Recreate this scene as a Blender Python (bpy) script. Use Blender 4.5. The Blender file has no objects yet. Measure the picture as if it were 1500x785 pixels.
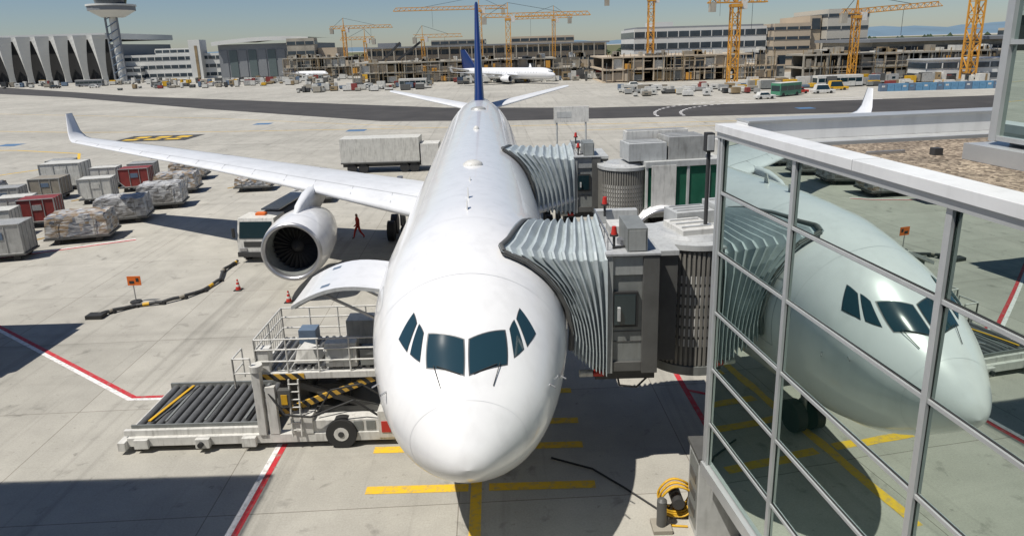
import bpy, math, random
from mathutils import Vector, Matrix
random.seed(7)
sc=bpy.context.scene
COL=bpy.context.collection
# ------------------------------------------------------------------ materials
_M={}
def M(name,col,rough=.5,metal=0,var=.12,scale=2.0,bump=0,bscale=40,coat=0,dirt=0,spec=.5):
    if name in _M: return _M[name]
    m=bpy.data.materials.new(name); m.use_nodes=True
    nt=m.node_tree; N=nt.nodes; L=nt.links; b=N["Principled BSDF"]
    b.inputs["Roughness"].default_value=rough; b.inputs["Metallic"].default_value=metal
    b.inputs["Coat Weight"].default_value=coat; b.inputs["Coat Roughness"].default_value=.05
    b.inputs["Specular IOR Level"].default_value=spec
    tc=N.new("ShaderNodeTexCoord")
    if var==0: b.inputs["Base Color"].default_value=(*col,1); _M[name]=m; return m
    no=N.new("ShaderNodeTexNoise"); no.inputs["Scale"].default_value=scale; no.inputs["Detail"].default_value=4; no.inputs["Roughness"].default_value=.65
    L.new(tc.outputs["Object"],no.inputs["Vector"])
    mr=N.new("ShaderNodeMapRange"); mr.inputs[1].default_value=.3; mr.inputs[2].default_value=.7
    mr.inputs[3].default_value=1-var; mr.inputs[4].default_value=1+var*.35
    L.new(no.outputs["Fac"],mr.inputs[0])
    mx=N.new("ShaderNodeMix"); mx.data_type='RGBA'; mx.blend_type='MULTIPLY'; mx.inputs[0].default_value=1
    mx.inputs[6].default_value=(*col,1); L.new(mr.outputs[0],mx.inputs[7])
    out=mx.outputs[2]
    if dirt>0:
        mp=N.new("ShaderNodeMapping"); mp.inputs["Scale"].default_value=(1,1,.15); L.new(tc.outputs["Object"],mp.inputs[0])
        n2=N.new("ShaderNodeTexNoise"); n2.inputs["Scale"].default_value=scale*4; n2.inputs["Detail"].default_value=4; L.new(mp.outputs[0],n2.inputs["Vector"])
        m2=N.new("ShaderNodeMapRange"); m2.inputs[1].default_value=.5; m2.inputs[2].default_value=.78; m2.inputs[3].default_value=0; m2.inputs[4].default_value=dirt
        L.new(n2.outputs["Fac"],m2.inputs[0])
        mx2=N.new("ShaderNodeMix"); mx2.data_type='RGBA'; L.new(m2.outputs[0],mx2.inputs[0]); L.new(out,mx2.inputs[6]); mx2.inputs[7].default_value=(.07,.06,.045,1)
        out=mx2.outputs[2]
    L.new(out,b.inputs["Base Color"])
    if bump>0:
        n3=N.new("ShaderNodeTexNoise"); n3.inputs["Scale"].default_value=bscale; n3.inputs["Detail"].default_value=2; L.new(tc.outputs["Object"],n3.inputs["Vector"])
        bp=N.new("ShaderNodeBump"); bp.inputs["Strength"].default_value=bump; bp.inputs["Distance"].default_value=.02
        L.new(n3.outputs["Fac"],bp.inputs["Height"]); L.new(bp.outputs[0],b.inputs["Normal"])
    _M[name]=m; return m
WHITE=M("aircraft_white",(.77,.77,.77),.25,var=.05,scale=.6,coat=.5,dirt=.10)
WING=M("wing_white",(.68,.69,.70),.38,var=.10,scale=.5,dirt=.12)
BLUE=M("fin_blue",(.006,.022,.11),.3,coat=.5)
SEAM=M("seam_grey",(.42,.43,.44),.5)
FAINT=M("seam_faint",(.60,.61,.62),.4)
FRAME=M("window_frame",(.06,.065,.07),.4)
GLASSD=M("dark_glass",(.010,.026,.032),.08,var=0,spec=.7)
CGLASS=M("cockpit_glass",(.014,.040,.050),.05,var=0,spec=1.0,coat=.6)
BLACK=M("black_rubber",(.025,.025,.025),.7)
DARK=M("dark_metal",(.06,.06,.06),.55,metal=.3)
STEEL=M("steel",(.45,.45,.46),.35,metal=.8)
ALU=M("aluminium_frame",(.48,.49,.49),.35,metal=.35,var=.08)
CAPW=M("white_roof_cap",(.74,.74,.73),.35,var=.08,scale=1,dirt=.15)
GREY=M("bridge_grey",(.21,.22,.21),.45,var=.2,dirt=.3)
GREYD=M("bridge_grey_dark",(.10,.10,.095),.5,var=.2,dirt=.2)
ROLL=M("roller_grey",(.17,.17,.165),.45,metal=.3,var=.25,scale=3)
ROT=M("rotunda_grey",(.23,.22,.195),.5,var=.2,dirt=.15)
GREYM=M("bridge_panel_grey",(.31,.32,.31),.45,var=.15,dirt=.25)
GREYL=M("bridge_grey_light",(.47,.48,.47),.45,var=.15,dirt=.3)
BELLOW=M("bellows_grey",(.44,.49,.50),.4,var=.2,dirt=.2,scale=1.2)
OFFW=M("equipment_white",(.64,.63,.59),.5,var=.18,dirt=.4)
RED=M("red_paint",(.50,.03,.02),.45,var=.1)
REDC=M("container_red",(.25,.04,.035),.5,var=.25,dirt=.4)
YEL=M("yellow_paint",(.66,.38,.02),.5,var=.2,dirt=.3)
CRANEY=M("crane_yellow",(.60,.29,.04),.55,var=.15)
ORG=M("orange",(.70,.15,.02),.5)
CONTG=M("container_alu",(.42,.42,.40),.45,metal=.2,var=.2,dirt=.4)
CONTW=M("container_white",(.60,.59,.54),.5,var=.15,dirt=.4)
CONTB=M("container_brown",(.28,.25,.20),.6,var=.2,dirt=.3)
CONC=M("building_concrete",(.37,.34,.28),.8,var=.3,scale=.2,dirt=.3)
CONCD=M("concrete_dark",(.13,.12,.10),.85,var=.3,scale=.2)
BWHITE=M("building_white",(.62,.62,.59),.7,var=.08,scale=.1)
BEIGE=M("building_beige",(.47,.39,.29),.75,var=.12,scale=.1)
HANG=M("hangar_grey",(.20,.21,.22),.6,var=.1,scale=.1)
WINB=M("window_band",(.04,.055,.07),.15,var=.3,scale=.5)
ROOFM=M("roof_metal",(.42,.43,.43),.45,var=.18,dirt=.3)
GREENG=M("green_tunnel_glass",(.02,.11,.065),.12,var=.2)
SCAF=M("scaffold_brown",(.30,.22,.12),.7,var=.4,scale=.4)
BUSG=M("bus_green",(.06,.22,.13),.4)
BLUEF=M("fence_blue",(.12,.27,.42),.6,var=.2)
MUTB=M("muted_blue",(.12,.17,.24),.6,var=.2)
SKIN=M("skin",(.45,.26,.18),.6,var=.03)
HAIR=M("hair",(.03,.02,.015),.8)
REDW=M("red_workwear",(.55,.05,.03),.8,var=.2,scale=8)

def hazard():
    m=bpy.data.materials.new("hazard_stripes"); m.use_nodes=True; nt=m.node_tree; N=nt.nodes; L=nt.links; b=N["Principled BSDF"]
    tc=N.new("ShaderNodeTexCoord"); w=N.new("ShaderNodeTexWave"); w.bands_direction='DIAGONAL'; w.inputs["Scale"].default_value=1.6
    L.new(tc.outputs["Object"],w.inputs["Vector"])
    r=N.new("ShaderNodeValToRGB"); r.color_ramp.interpolation='CONSTANT'; r.color_ramp.elements[0].color=(.03,.03,.03,1); r.color_ramp.elements[1].position=.5; r.color_ramp.elements[1].color=(.55,.33,.05,1)
    L.new(w.outputs["Fac"],r.inputs[0]); L.new(r.outputs[0],b.inputs["Base Color"]); return m
HAZ=hazard()
def wrapmat(name,c1,c2,c3):
    m=bpy.data.materials.new(name); m.use_nodes=True; nt=m.node_tree; N=nt.nodes; L=nt.links; b=N["Principled BSDF"]
    tc=N.new("ShaderNodeTexCoord"); v=N.new("ShaderNodeTexVoronoi"); v.distance='CHEBYCHEV'; v.inputs["Scale"].default_value=2.2
    L.new(tc.outputs["Object"],v.inputs["Vector"])
    sp=N.new("ShaderNodeSeparateColor"); L.new(v.outputs["Color"],sp.inputs[0])
    r=N.new("ShaderNodeValToRGB"); r.color_ramp.interpolation='CONSTANT'
    e=r.color_ramp.elements; e[0].color=(*c1,1); e[1].position=.45; e[1].color=(*c2,1); e3=e.new(.75); e3.color=(*c3,1)
    L.new(sp.outputs[0],r.inputs[0])
    mp=N.new("ShaderNodeMapping"); mp.inputs["Scale"].default_value=(.7,.7,3.2); mp.inputs["Rotation"].default_value=(.2,.15,0); L.new(tc.outputs["Object"],mp.inputs[0])
    no=N.new("ShaderNodeTexNoise"); no.inputs["Scale"].default_value=2.6; no.inputs["Detail"].default_value=5; L.new(mp.outputs[0],no.inputs["Vector"])
    rr=N.new("ShaderNodeMapRange"); rr.inputs[1].default_value=.42; rr.inputs[2].default_value=.68; rr.inputs[4].default_value=.8; L.new(no.outputs["Fac"],rr.inputs[0])
    mx=N.new("ShaderNodeMix"); mx.data_type='RGBA'; L.new(rr.outputs[0],mx.inputs[0]); L.new(r.outputs[0],mx.inputs[6]); mx.inputs[7].default_value=(.52,.52,.51,1)
    L.new(mx.outputs[2],b.inputs["Base Color"]); b.inputs["Roughness"].default_value=.3
    bp=N.new("ShaderNodeBump"); bp.inputs["Distance"].default_value=.06; L.new(no.outputs["Fac"],bp.inputs["Height"]); L.new(bp.outputs[0],b.inputs["Normal"])
    return m
WRAP1=wrapmat("wrapped_cargo",(.25,.18,.11),(.38,.37,.35),(.12,.13,.15))
WRAP2=wrapmat("wrapped_cargo_grey",(.26,.26,.26),(.45,.45,.44),(.15,.14,.13))

def paint(name,col):
    m=bpy.data.materials.new(name); m.use_nodes=True; nt=m.node_tree; N=nt.nodes; L=nt.links; b=N["Principled BSDF"]
    g=N.new("ShaderNodeNewGeometry"); no=N.new("ShaderNodeTexNoise"); no.inputs["Scale"].default_value=5; no.inputs["Detail"].default_value=6; no.inputs["Roughness"].default_value=.7
    L.new(g.outputs["Position"],no.inputs["Vector"])
    mr=N.new("ShaderNodeMapRange"); mr.inputs[1].default_value=.48; mr.inputs[2].default_value=.72; mr.inputs[4].default_value=.8; L.new(no.outputs["Fac"],mr.inputs[0])
    mx=N.new("ShaderNodeMix"); mx.data_type='RGBA'; mx.inputs[6].default_value=(*col,1); mx.inputs[7].default_value=(.24,.22,.19,1); L.new(mr.outputs[0],mx.inputs[0])
    L.new(mx.outputs[2],b.inputs["Base Color"]); b.inputs["Roughness"].default_value=.7; return m
PY=paint("marking_yellow",(.72,.45,.02)); PR=paint("marking_red",(.48,.02,.03)); PW=paint("marking_white",(.74,.72,.70)); PK=paint("marking_black",(.03,.03,.03)); PB=paint("marking_blue",(.05,.15,.30))

def ground_mat():
    m=bpy.data.materials.new("apron_concrete"); m.use_nodes=True; nt=m.node_tree; N=nt.nodes; L=nt.links; b=N["Principled BSDF"]
    g=N.new("ShaderNodeNewGeometry")
    mp=N.new("ShaderNodeMapping"); mp.inputs["Rotation"].default_value=(0,0,-.034); mp.inputs["Location"].default_value=(1.2,2.0,0); L.new(g.outputs["Position"],mp.inputs[0])
    br=N.new("ShaderNodeTexBrick"); br.offset=0; br.squash=1; br.inputs["Scale"].default_value=1
    br.inputs["Brick Width"].default_value=7.0; br.inputs["Row Height"].default_value=6.0; br.inputs["Mortar Size"].default_value=.020; br.inputs["Mortar Smooth"].default_value=.5; br.inputs["Bias"].default_value=0
    br.inputs["Color1"].default_value=(.385,.368,.322,1); br.inputs["Color2"].default_value=(.425,.405,.355,1); br.inputs["Mortar"].default_value=(.22,.20,.17,1)
    L.new(mp.outputs[0],br.inputs["Vector"])
    cur=br.outputs["Color"]
    def mul(scale,lo,hi,a,bb,vec=None,detail=4,rough=.6,dist=0):
        nonlocal cur
        no=N.new("ShaderNodeTexNoise"); no.inputs["Scale"].default_value=scale; no.inputs["Detail"].default_value=detail; no.inputs["Roughness"].default_value=rough; no.inputs["Distortion"].default_value=dist
        L.new(vec if vec else g.outputs["Position"],no.inputs["Vector"])
        mr=N.new("ShaderNodeMapRange"); mr.inputs[1].default_value=lo; mr.inputs[2].default_value=hi; mr.inputs[3].default_value=a; mr.inputs[4].default_value=bb; L.new(no.outputs["Fac"],mr.inputs[0])
        mx=N.new("ShaderNodeMix"); mx.data_type='RGBA'; mx.blend_type='MULTIPLY'; mx.inputs[0].default_value=1; L.new(cur,mx.inputs[6]); L.new(mr.outputs[0],mx.inputs[7]); cur=mx.outputs[2]
        return no
    mul(.05,.3,.7,.84,1.14)
    mul(.6,.3,.75,1.08,.84,detail=7)
    mul(18,.3,.7,.87,1.10,rough=.8,detail=3)
    mul(.9,.60,.74,1,.60,dist=.6,detail=5)
    mul(3.1,.65,.75,1,.62)
    m1=N.new("ShaderNodeMapping"); m1.inputs["Scale"].default_value=(1.6,.03,1); m1.inputs["Rotation"].default_value=(0,0,.1); L.new(g.outputs["Position"],m1.inputs[0])
    mul(1,.56,.8,1,.68,vec=m1.outputs[0])
    m2=N.new("ShaderNodeMapping"); m2.inputs["Scale"].default_value=(.02,.5,1); m2.inputs["Rotation"].default_value=(0,0,.25); L.new(g.outputs["Position"],m2.inputs[0])
    mul(1,.58,.8,1,.76,vec=m2.outputs[0])
    L.new(cur,b.inputs["Base Color"]); b.inputs["Roughness"].default_value=.85; b.inputs["Specular IOR Level"].default_value=.25
    return m
def glass_mat(name,tint,fac):
    m=bpy.data.materials.new(name); m.use_nodes=True; nt=m.node_tree; N=nt.nodes; L=nt.links; N.clear()
    o=N.new("ShaderNodeOutputMaterial"); gl=N.new("ShaderNodeBsdfGlossy"); gl.inputs["Roughness"].default_value=.003; gl.inputs["Color"].default_value=(*tint,1)
    df=N.new("ShaderNodeBsdfDiffuse"); df.inputs["Color"].default_value=(.007,.022,.018,1)
    lw=N.new("ShaderNodeFresnel"); lw.inputs["IOR"].default_value=1.6
    mr=N.new("ShaderNodeMapRange"); mr.inputs[1].default_value=.0; mr.inputs[2].default_value=.6; mr.inputs[3].default_value=fac; mr.inputs[4].default_value=1; L.new(lw.outputs[0],mr.inputs[0])
    mx=N.new("ShaderNodeMixShader"); L.new(mr.outputs[0],mx.inputs[0]); L.new(df.outputs[0],mx.inputs[1]); L.new(gl.outputs[0],mx.inputs[2]); L.new(mx.outputs[0],o.inputs[0])
    tc=N.new("ShaderNodeTexCoord"); no=N.new("ShaderNodeTexNoise"); no.inputs["Scale"].default_value=.7; no.inputs["Detail"].default_value=1; L.new(tc.outputs["Object"],no.inputs["Vector"])
    bp=N.new("ShaderNodeBump"); bp.inputs["Strength"].default_value=.35; bp.inputs["Distance"].default_value=.008; L.new(no.outputs["Fac"],bp.inputs["Height"]); L.new(bp.outputs[0],gl.inputs["Normal"])
    return m
FGLASS=glass_mat("facade_glass",(.80,.93,.87),.62)
def gravel_mat():
    m=bpy.data.materials.new("roof_gravel"); m.use_nodes=True; nt=m.node_tree; N=nt.nodes; L=nt.links; b=N["Principled BSDF"]
    g=N.new("ShaderNodeNewGeometry"); v=N.new("ShaderNodeTexVoronoi"); v.inputs["Scale"].default_value=20; L.new(g.outputs["Position"],v.inputs["Vector"])
    r=N.new("ShaderNodeValToRGB"); r.color_ramp.elements[0].color=(.11,.08,.055,1); r.color_ramp.elements[1].color=(.52,.42,.31,1)
    sp=N.new("ShaderNodeSeparateColor"); L.new(v.outputs["Color"],sp.inputs[0]); L.new(sp.outputs[0],r.inputs[0])
    no=N.new("ShaderNodeTexNoise"); no.inputs["Scale"].default_value=1.2; no.inputs["Detail"].default_value=4; L.new(g.outputs["Position"],no.inputs["Vector"])
    mr=N.new("ShaderNodeMapRange"); mr.inputs[1].default_value=.35; mr.inputs[2].default_value=.65; mr.inputs[3].default_value=.6; mr.inputs[4].default_value=1.1; L.new(no.outputs["Fac"],mr.inputs[0])
    mx=N.new("ShaderNodeMix"); mx.data_type='RGBA'; mx.blend_type='MULTIPLY'; mx.inputs[0].default_value=1; L.new(r.outputs[0],mx.inputs[6]); L.new(mr.outputs[0],mx.inputs[7]); L.new(mx.outputs[2],b.inputs["Base Color"])
    bp=N.new("ShaderNodeBump"); bp.inputs["Strength"].default_value=.8; bp.inputs["Distance"].default_value=.04; bp.invert=True; L.new(v.outputs["Distance"],bp.inputs["Height"]); L.new(bp.outputs[0],b.inputs["Normal"])
    b.inputs["Roughness"].default_value=.9; return m
GRAV=gravel_mat()

# ------------------------------------------------------------------ mesh builder
class MB:
    def __init__(s): s.v=[];s.f=[];s.m=[];s.s=[];s.mats=[]
    def mi(s,m):
        if m not in s.mats: s.mats.append(m)
        return s.mats.index(m)
    def add(s,vs,fs,m,smooth=False):
        o=len(s.v); s.v+= [tuple(p) for p in vs]; i=s.mi(m)
        for f in fs: s.f.append([o+k for k in f]); s.m.append(i); s.s.append(smooth)
    def hexa(s,p,m):
        s.add(p,[(3,2,1,0),(4,5,6,7),(0,1,5,4),(1,2,6,5),(2,3,7,6),(3,0,4,7)],m)
    def box(s,x0,x1,y0,y1,z0,z1,m,T=None):
        p=[(x0,y0,z0),(x1,y0,z0),(x1,y1,z0),(x0,y1,z0),(x0,y0,z1),(x1,y0,z1),(x1,y1,z1),(x0,y1,z1)]
        if T: p=[T(*q) for q in p]
        s.hexa(p,m)
    def beam(s,a,b,w,m,h=None,up=(0,0,1)):
        a=Vector(a);b=Vector(b);d=(b-a).normalized();u=Vector(up)
        if abs(d.dot(u))>.98: u=Vector((1,0,0))
        r=d.cross(u).normalized()*w/2; t=r.cross(d).normalized()*(h or w)/2
        s.hexa([a-r-t,a+r-t,b+r-t,b-r-t,a-r+t,a+r+t,b+r+t,b-r+t],m)
    def cyl(s,a,b,r,m,n=12,r2=None,cap=True):
        a=Vector(a);b=Vector(b);d=(b-a).normalized();u=Vector((0,0,1)) if abs(d.z)<.9 else Vector((1,0,0))
        x=d.cross(u).normalized();y=d.cross(x).normalized(); r2=r if r2 is None else r2
        vs=[]
        for i in range(n):
            t=2*math.pi*i/n; e=x*math.cos(t)+y*math.sin(t); vs+= [a+e*r,b+e*r2]
        s.add(vs,[(2*i,2*((i+1)%n),2*((i+1)%n)+1,2*i+1) for i in range(n)],m,True)
        if cap:
            s.add([vs[2*i] for i in range(n)],[tuple(range(n))],m); s.add([vs[2*i+1] for i in range(n)],[tuple(range(n-1,-1,-1))],m)
    def tube(s,pts,r,m,n=8):
        for a,b in zip(pts[:-1],pts[1:]): s.cyl(a,b,r,m,n)
    def grid(s,rows,m,smooth=True,close=False):
        nr=len(rows);nc=len(rows[0]); vs=[p for r in rows for p in r]; fs=[]
        for i in range(nr-1):
            for j in range(nc if close else nc-1):
                k=(j+1)%nc; fs.append((i*nc+j,i*nc+k,(i+1)*nc+k,(i+1)*nc+j))
        s.add(vs,fs,m,smooth)
    def revolve(s,c,axis,prof,m,n=32):
        c=Vector(c);d=Vector(axis).normalized();u=Vector((0,0,1)) if abs(d.z)<.9 else Vector((1,0,0)); x=d.cross(u).normalized();y=d.cross(x).normalized()
        s.grid([[c+d*t+(x*math.cos(2*math.pi*i/n)+y*math.sin(2*math.pi*i/n))*r for i in range(n)] for t,r in prof],m,True,True)
    def done(s,name,parent=None,bevel=0,loc=None,rot=0,recalc=True):
        me=bpy.data.meshes.new(name); me.from_pydata(s.v,[],s.f)
        for m in s.mats: me.materials.append(m)
        me.polygons.foreach_set("material_index",s.m); me.polygons.foreach_set("use_smooth",s.s)
        if recalc:
            import bmesh
            bm=bmesh.new(); bm.from_mesh(me); bmesh.ops.recalc_face_normals(bm,faces=bm.faces); bm.to_mesh(me); bm.free()
        me.update()
        ob=bpy.data.objects.new(name,me); COL.objects.link(ob)
        if parent: ob.parent=parent
        if loc: ob.location=loc
        ob.rotation_euler[2]=rot
        if bevel:
            b=ob.modifiers.new("bevel",'BEVEL'); b.width=bevel; b.segments=2; b.limit_method='ANGLE'
        return ob
def empty(name,loc=(0,0,0),rot=0,scale=1):
    o=bpy.data.objects.new(name,None); COL.objects.link(o); o.location=loc; o.rotation_euler[2]=rot; o.scale=(scale,)*3; return o

# ------------------------------------------------------------------ world, sun, camera
az=math.atan2(-.43,-.30); el=math.atan(1/math.hypot(.43,.30))
w=bpy.data.worlds.new("World"); sc.world=w; w.use_nodes=True; nt=w.node_tree
sk=nt.nodes.new("ShaderNodeTexSky"); sk.sky_type='NISHITA'; sk.sun_disc=False; sk.sun_elevation=el; sk.sun_rotation=az%(2*math.pi)
sk.air_density=1.0; sk.dust_density=.2; sk.ozone_density=3.5
tn=nt.nodes.new("ShaderNodeMix"); tn.data_type='RGBA'; tn.blend_type='MULTIPLY'; tn.inputs[0].default_value=1; tn.inputs[7].default_value=(.90,.95,1.06,1)
nt.links.new(sk.outputs[0],tn.inputs[6]); nt.links.new(tn.outputs[2],nt.nodes["Background"].inputs[0]); nt.nodes["Background"].inputs[1].default_value=.066
sd=bpy.data.lights.new("sun",'SUN'); sd.energy=5.0; sd.angle=math.radians(.5); sd.color=(1,.955,.88)
so=bpy.data.objects.new("sun",sd); COL.objects.link(so); so.rotation_euler=Vector((.43,.30,-1)).to_track_quat('-Z','Y').to_euler(); so.location=(-30,-20,60)
cd=bpy.data.cameras.new("camera"); co=bpy.data.objects.new("camera",cd); COL.objects.link(co); sc.camera=co
cd.sensor_width=36; cd.lens=36*961.7/1500; cd.shift_y=-(392.5-310.6)/1500; cd.clip_end=20000; cd.clip_start=.1
co.matrix_world=Matrix.Translation((0,0,12.46))@Matrix.Rotation(math.pi/2-.248,4,'X')@Matrix.Rotation(-.029,4,'Z')
sc.view_settings.view_transform='Standard'; sc.view_settings.look='None'; sc.view_settings.exposure=0

# ------------------------------------------------------------------ ground
g=MB(); g.add([(-9000,-3000,0),(9000,-3000,0),(9000,12000,0),(-9000,12000,0)],[(0,1,2,3)],ground_mat()); g.done("apron_ground",recalc=False)
ASPH=M("asphalt",(.055,.051,.047),.85,var=.35,scale=.15)
a=MB()
top=[(-330,385),(-245,322),(-120,215),(-55,170),(-13.9,141.6),(16.9,131.8),(47.9,130.9),(97,133.5),(180,140)]
bot=[(-300,330),(-215,270),(-145,220),(-71.6,156.4),(-22.7,117.8),(.5,112.8),(45,110.5),(79.9,109.4),(180,109)]
rows=[[(*b,.004),(*t,.004)] for t,b in zip(top,bot)]
a.grid(rows,ASPH,False); a.done("taxiway_asphalt",recalc=False)
GRASSY=M("dry_grass",(.12,.12,.05),.9,var=.3,scale=.05)
a=MB(); a.add([(-900,420,.004),(900,420,.004),(2500,3800,.004),(-2500,3800,.004)],[(0,1,2,3)],GRASSY); a.done("grass_field",recalc=False)

def strip(mb,pts,wd,m,z=.009,off=0):
    P=[Vector((p[0],p[1],0)) for p in pts]; L=[];R=[]
    for i,p in enumerate(P):
        d=(P[min(i+1,len(P)-1)]-P[max(i-1,0)]).normalized(); n=Vector((-d.y,d.x,0))
        if 0<i<len(P)-1:
            d1=(P[i]-P[i-1]).normalized(); k=1/max(.5,d1.dot(d))
        else: k=1
        L.append(p+n*(off+wd/2)*k+Vector((0,0,z))); R.append(p+n*(off-wd/2)*k+Vector((0,0,z)))
    mb.grid([[a,b] for a,b in zip(L,R)],m,False)
mk=MB()
for (y,x0,x1) in ((16.62,-4.5,-1.5),(16.62,-.9,2.2),(18.6,-4.65,-3.2),(18.6,-1.0,2.05),(20.0,-1,2.05),(22.0,-1,2.0)): strip(mk,[(x0,y),(x1,y)],.34,PY)
strip(mk,[(-1.2,13.2),(-1.3,18.0),(-3.4,80)],.32,PY,z=.0085)
mk.done("yellow_stand_marking",recalc=False)
mk=MB(); pth=[(-34,35.8),(-24.8,29.4),(-14.5,22.35),(-13.3,22.35)]
strip(mk,pth,.17,PW,off=-.10); strip(mk,pth,.17,PR,off=.08)
pth=[(-7.75,19.1),(-7.75,10)]
strip(mk,pth,.17,PR,off=.09); strip(mk,pth,.17,PW,off=-.09)
strip(mk,[(6.15,23.4),(6.3,19.0)],.2,PR); strip(mk,[(6.2,21.8),(7.6,21.1)],.16,PR,z=.011)
strip(mk,[(-26.5,44.5),(-33,41.2),(-42,36)],.22,PW,off=-.12); strip(mk,[(-26.5,44.5),(-33,41.2),(-42,36)],.2,PR,off=.1)
mk.done("red_white_apron_line",recalc=False)
mk=MB()
strip(mk,[(-95,62),(-70,67),(-58,71.5),(-54.3,76.5),(-54.3,82),(-58,88),(-70,93),(-110,100)],.34,PY)
strip(mk,[(-160,141),(-75,114),(-49,109),(-16,106),(20,104),(90,100)],.28,PY)
strip(mk,[(10,97),(60,100)],.2,PY); strip(mk,[(-160,175),(-60,133),(-16,108)],.2,PY)
mk.done("yellow_taxi_line",recalc=False)
mk=MB(); mk.add([(-60.5,99,.008),(-49,99,.008),(-49,106,.008),(-60.5,106,.008)],[(0,1,2,3)],PK)
for x in (-59.5,-56.2,-53): mk.add([(x,100.5,.013),(x+2.2,100.5,.013),(x+2.2,102,.013),(x,102,.013)],[(0,1,2,3)],PY); mk.add([(x+.6,102.8,.013),(x+2.6,102.8,.013),(x+2.6,104.8,.013),(x+.6,104.8,.013)],[(0,1,2,3)],PY)
mk.done("taxiway_location_marking",recalc=False)
mk=MB()
for x,y in ((-77,98),(-46,118),(-26,104),(-14,88),(52,118)): mk.add([(x,y,.012),(x+3,y,.012),(x+3,y+2.5,.012),(x,y+2.5,.012)],[(0,1,2,3)],PB)
mk.done("blue_apron_marking",recalc=False)
mk=MB()
def arc(cx,cy,r,a0,a1,n): return [(cx+r*math.cos(math.radians(a0+(a1-a0)*i/n)),cy+r*math.sin(math.radians(a0+(a1-a0)*i/n))) for i in range(n+1)]
for r in (20,24.5):
    pts=[(26+44-r,85)]+arc(50+0,113,r,180,95,16)+[(60,113+r-.5),(90,113+r)]
    for p,q in zip(pts[1:-1],pts[2:]):
        mx_=((p[0]+q[0])/2,(p[1]+q[1])/2); strip(mk,[p,mx_],.55,PW,z=.013)
mk.done("dashed_road_marking",recalc=False)

# ------------------------------------------------------------------ aircraft
def pchip(xs,ys):
    n=len(xs); d=[(ys[i+1]-ys[i])/(xs[i+1]-xs[i]) for i in range(n-1)]; m=[0]*n
    m[0]=d[0]*1.4; m[-1]=d[-1]
    for i in range(1,n-1): m[i]=0 if d[i-1]*d[i]<=0 else 2*d[i-1]*d[i]/(d[i-1]+d[i])
    def f(x):
        if x<=xs[0]: return ys[0]
        if x>=xs[-1]: return ys[-1]
        i=0
        while x>xs[i+1]: i+=1
        h=xs[i+1]-xs[i]; t=(x-xs[i])/h
        return (2*t**3-3*t*t+1)*ys[i]+(t**3-2*t*t+t)*h*m[i]+(-2*t**3+3*t*t)*ys[i+1]+(t**3-t*t)*h*m[i+1]
    return f
S0=.58
S=[S0,.65,.83,1.10,1.46,1.9,2.5,3.2,4.2,5.5,7,9,42,48,54,59,62.5,63.2]
T=[4.02,4.25,4.49,4.76,5.06,5.40,5.85,6.40,6.95,7.35,7.6,7.7,7.7,7.68,7.5,7.25,6.95,6.75]
B=[4.02,3.81,3.59,3.35,3.08,2.78,2.47,2.26,2.12,2.08,2.06,2.06,2.06,2.9,4.2,5.6,6.45,6.6]
W=[0.02,.31,.60,.91,1.25,1.60,1.93,2.20,2.46,2.67,2.79,2.82,2.82,2.5,1.75,.95,.35,.05]
Z=[4.02,4.02,4.03,4.05,4.10,4.2,4.35,4.5,4.7,4.82,4.88,4.88,4.88,5.3,5.9,6.4,6.7,6.68]
fT,fB,fW,fZ=pchip(S,T),pchip(S,B),pchip(S,W),pchip(S,Z)
def FP(s,deg):
    ph=math.radians(deg); w_,t,b,z=fW(s),fT(s),fB(s),fZ(s); c=math.cos(ph)
    return Vector((w_*math.sin(ph), s, z+(t-z)*c if c>0 else z+(z-b)*c))
def FPo(s,deg,off):
    p=FP(s,deg); a=FP(s+.02,deg)-FP(s-.02,deg); b=FP(s,deg+.5)-FP(s,deg-.5); n=b.cross(a).normalized()
    if n.dot(p-Vector((0,s+.5,fZ(s))))<0: n=-n
    return p+n*off
AX,AY,AYAW=-1.036,11.215,.034
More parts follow.
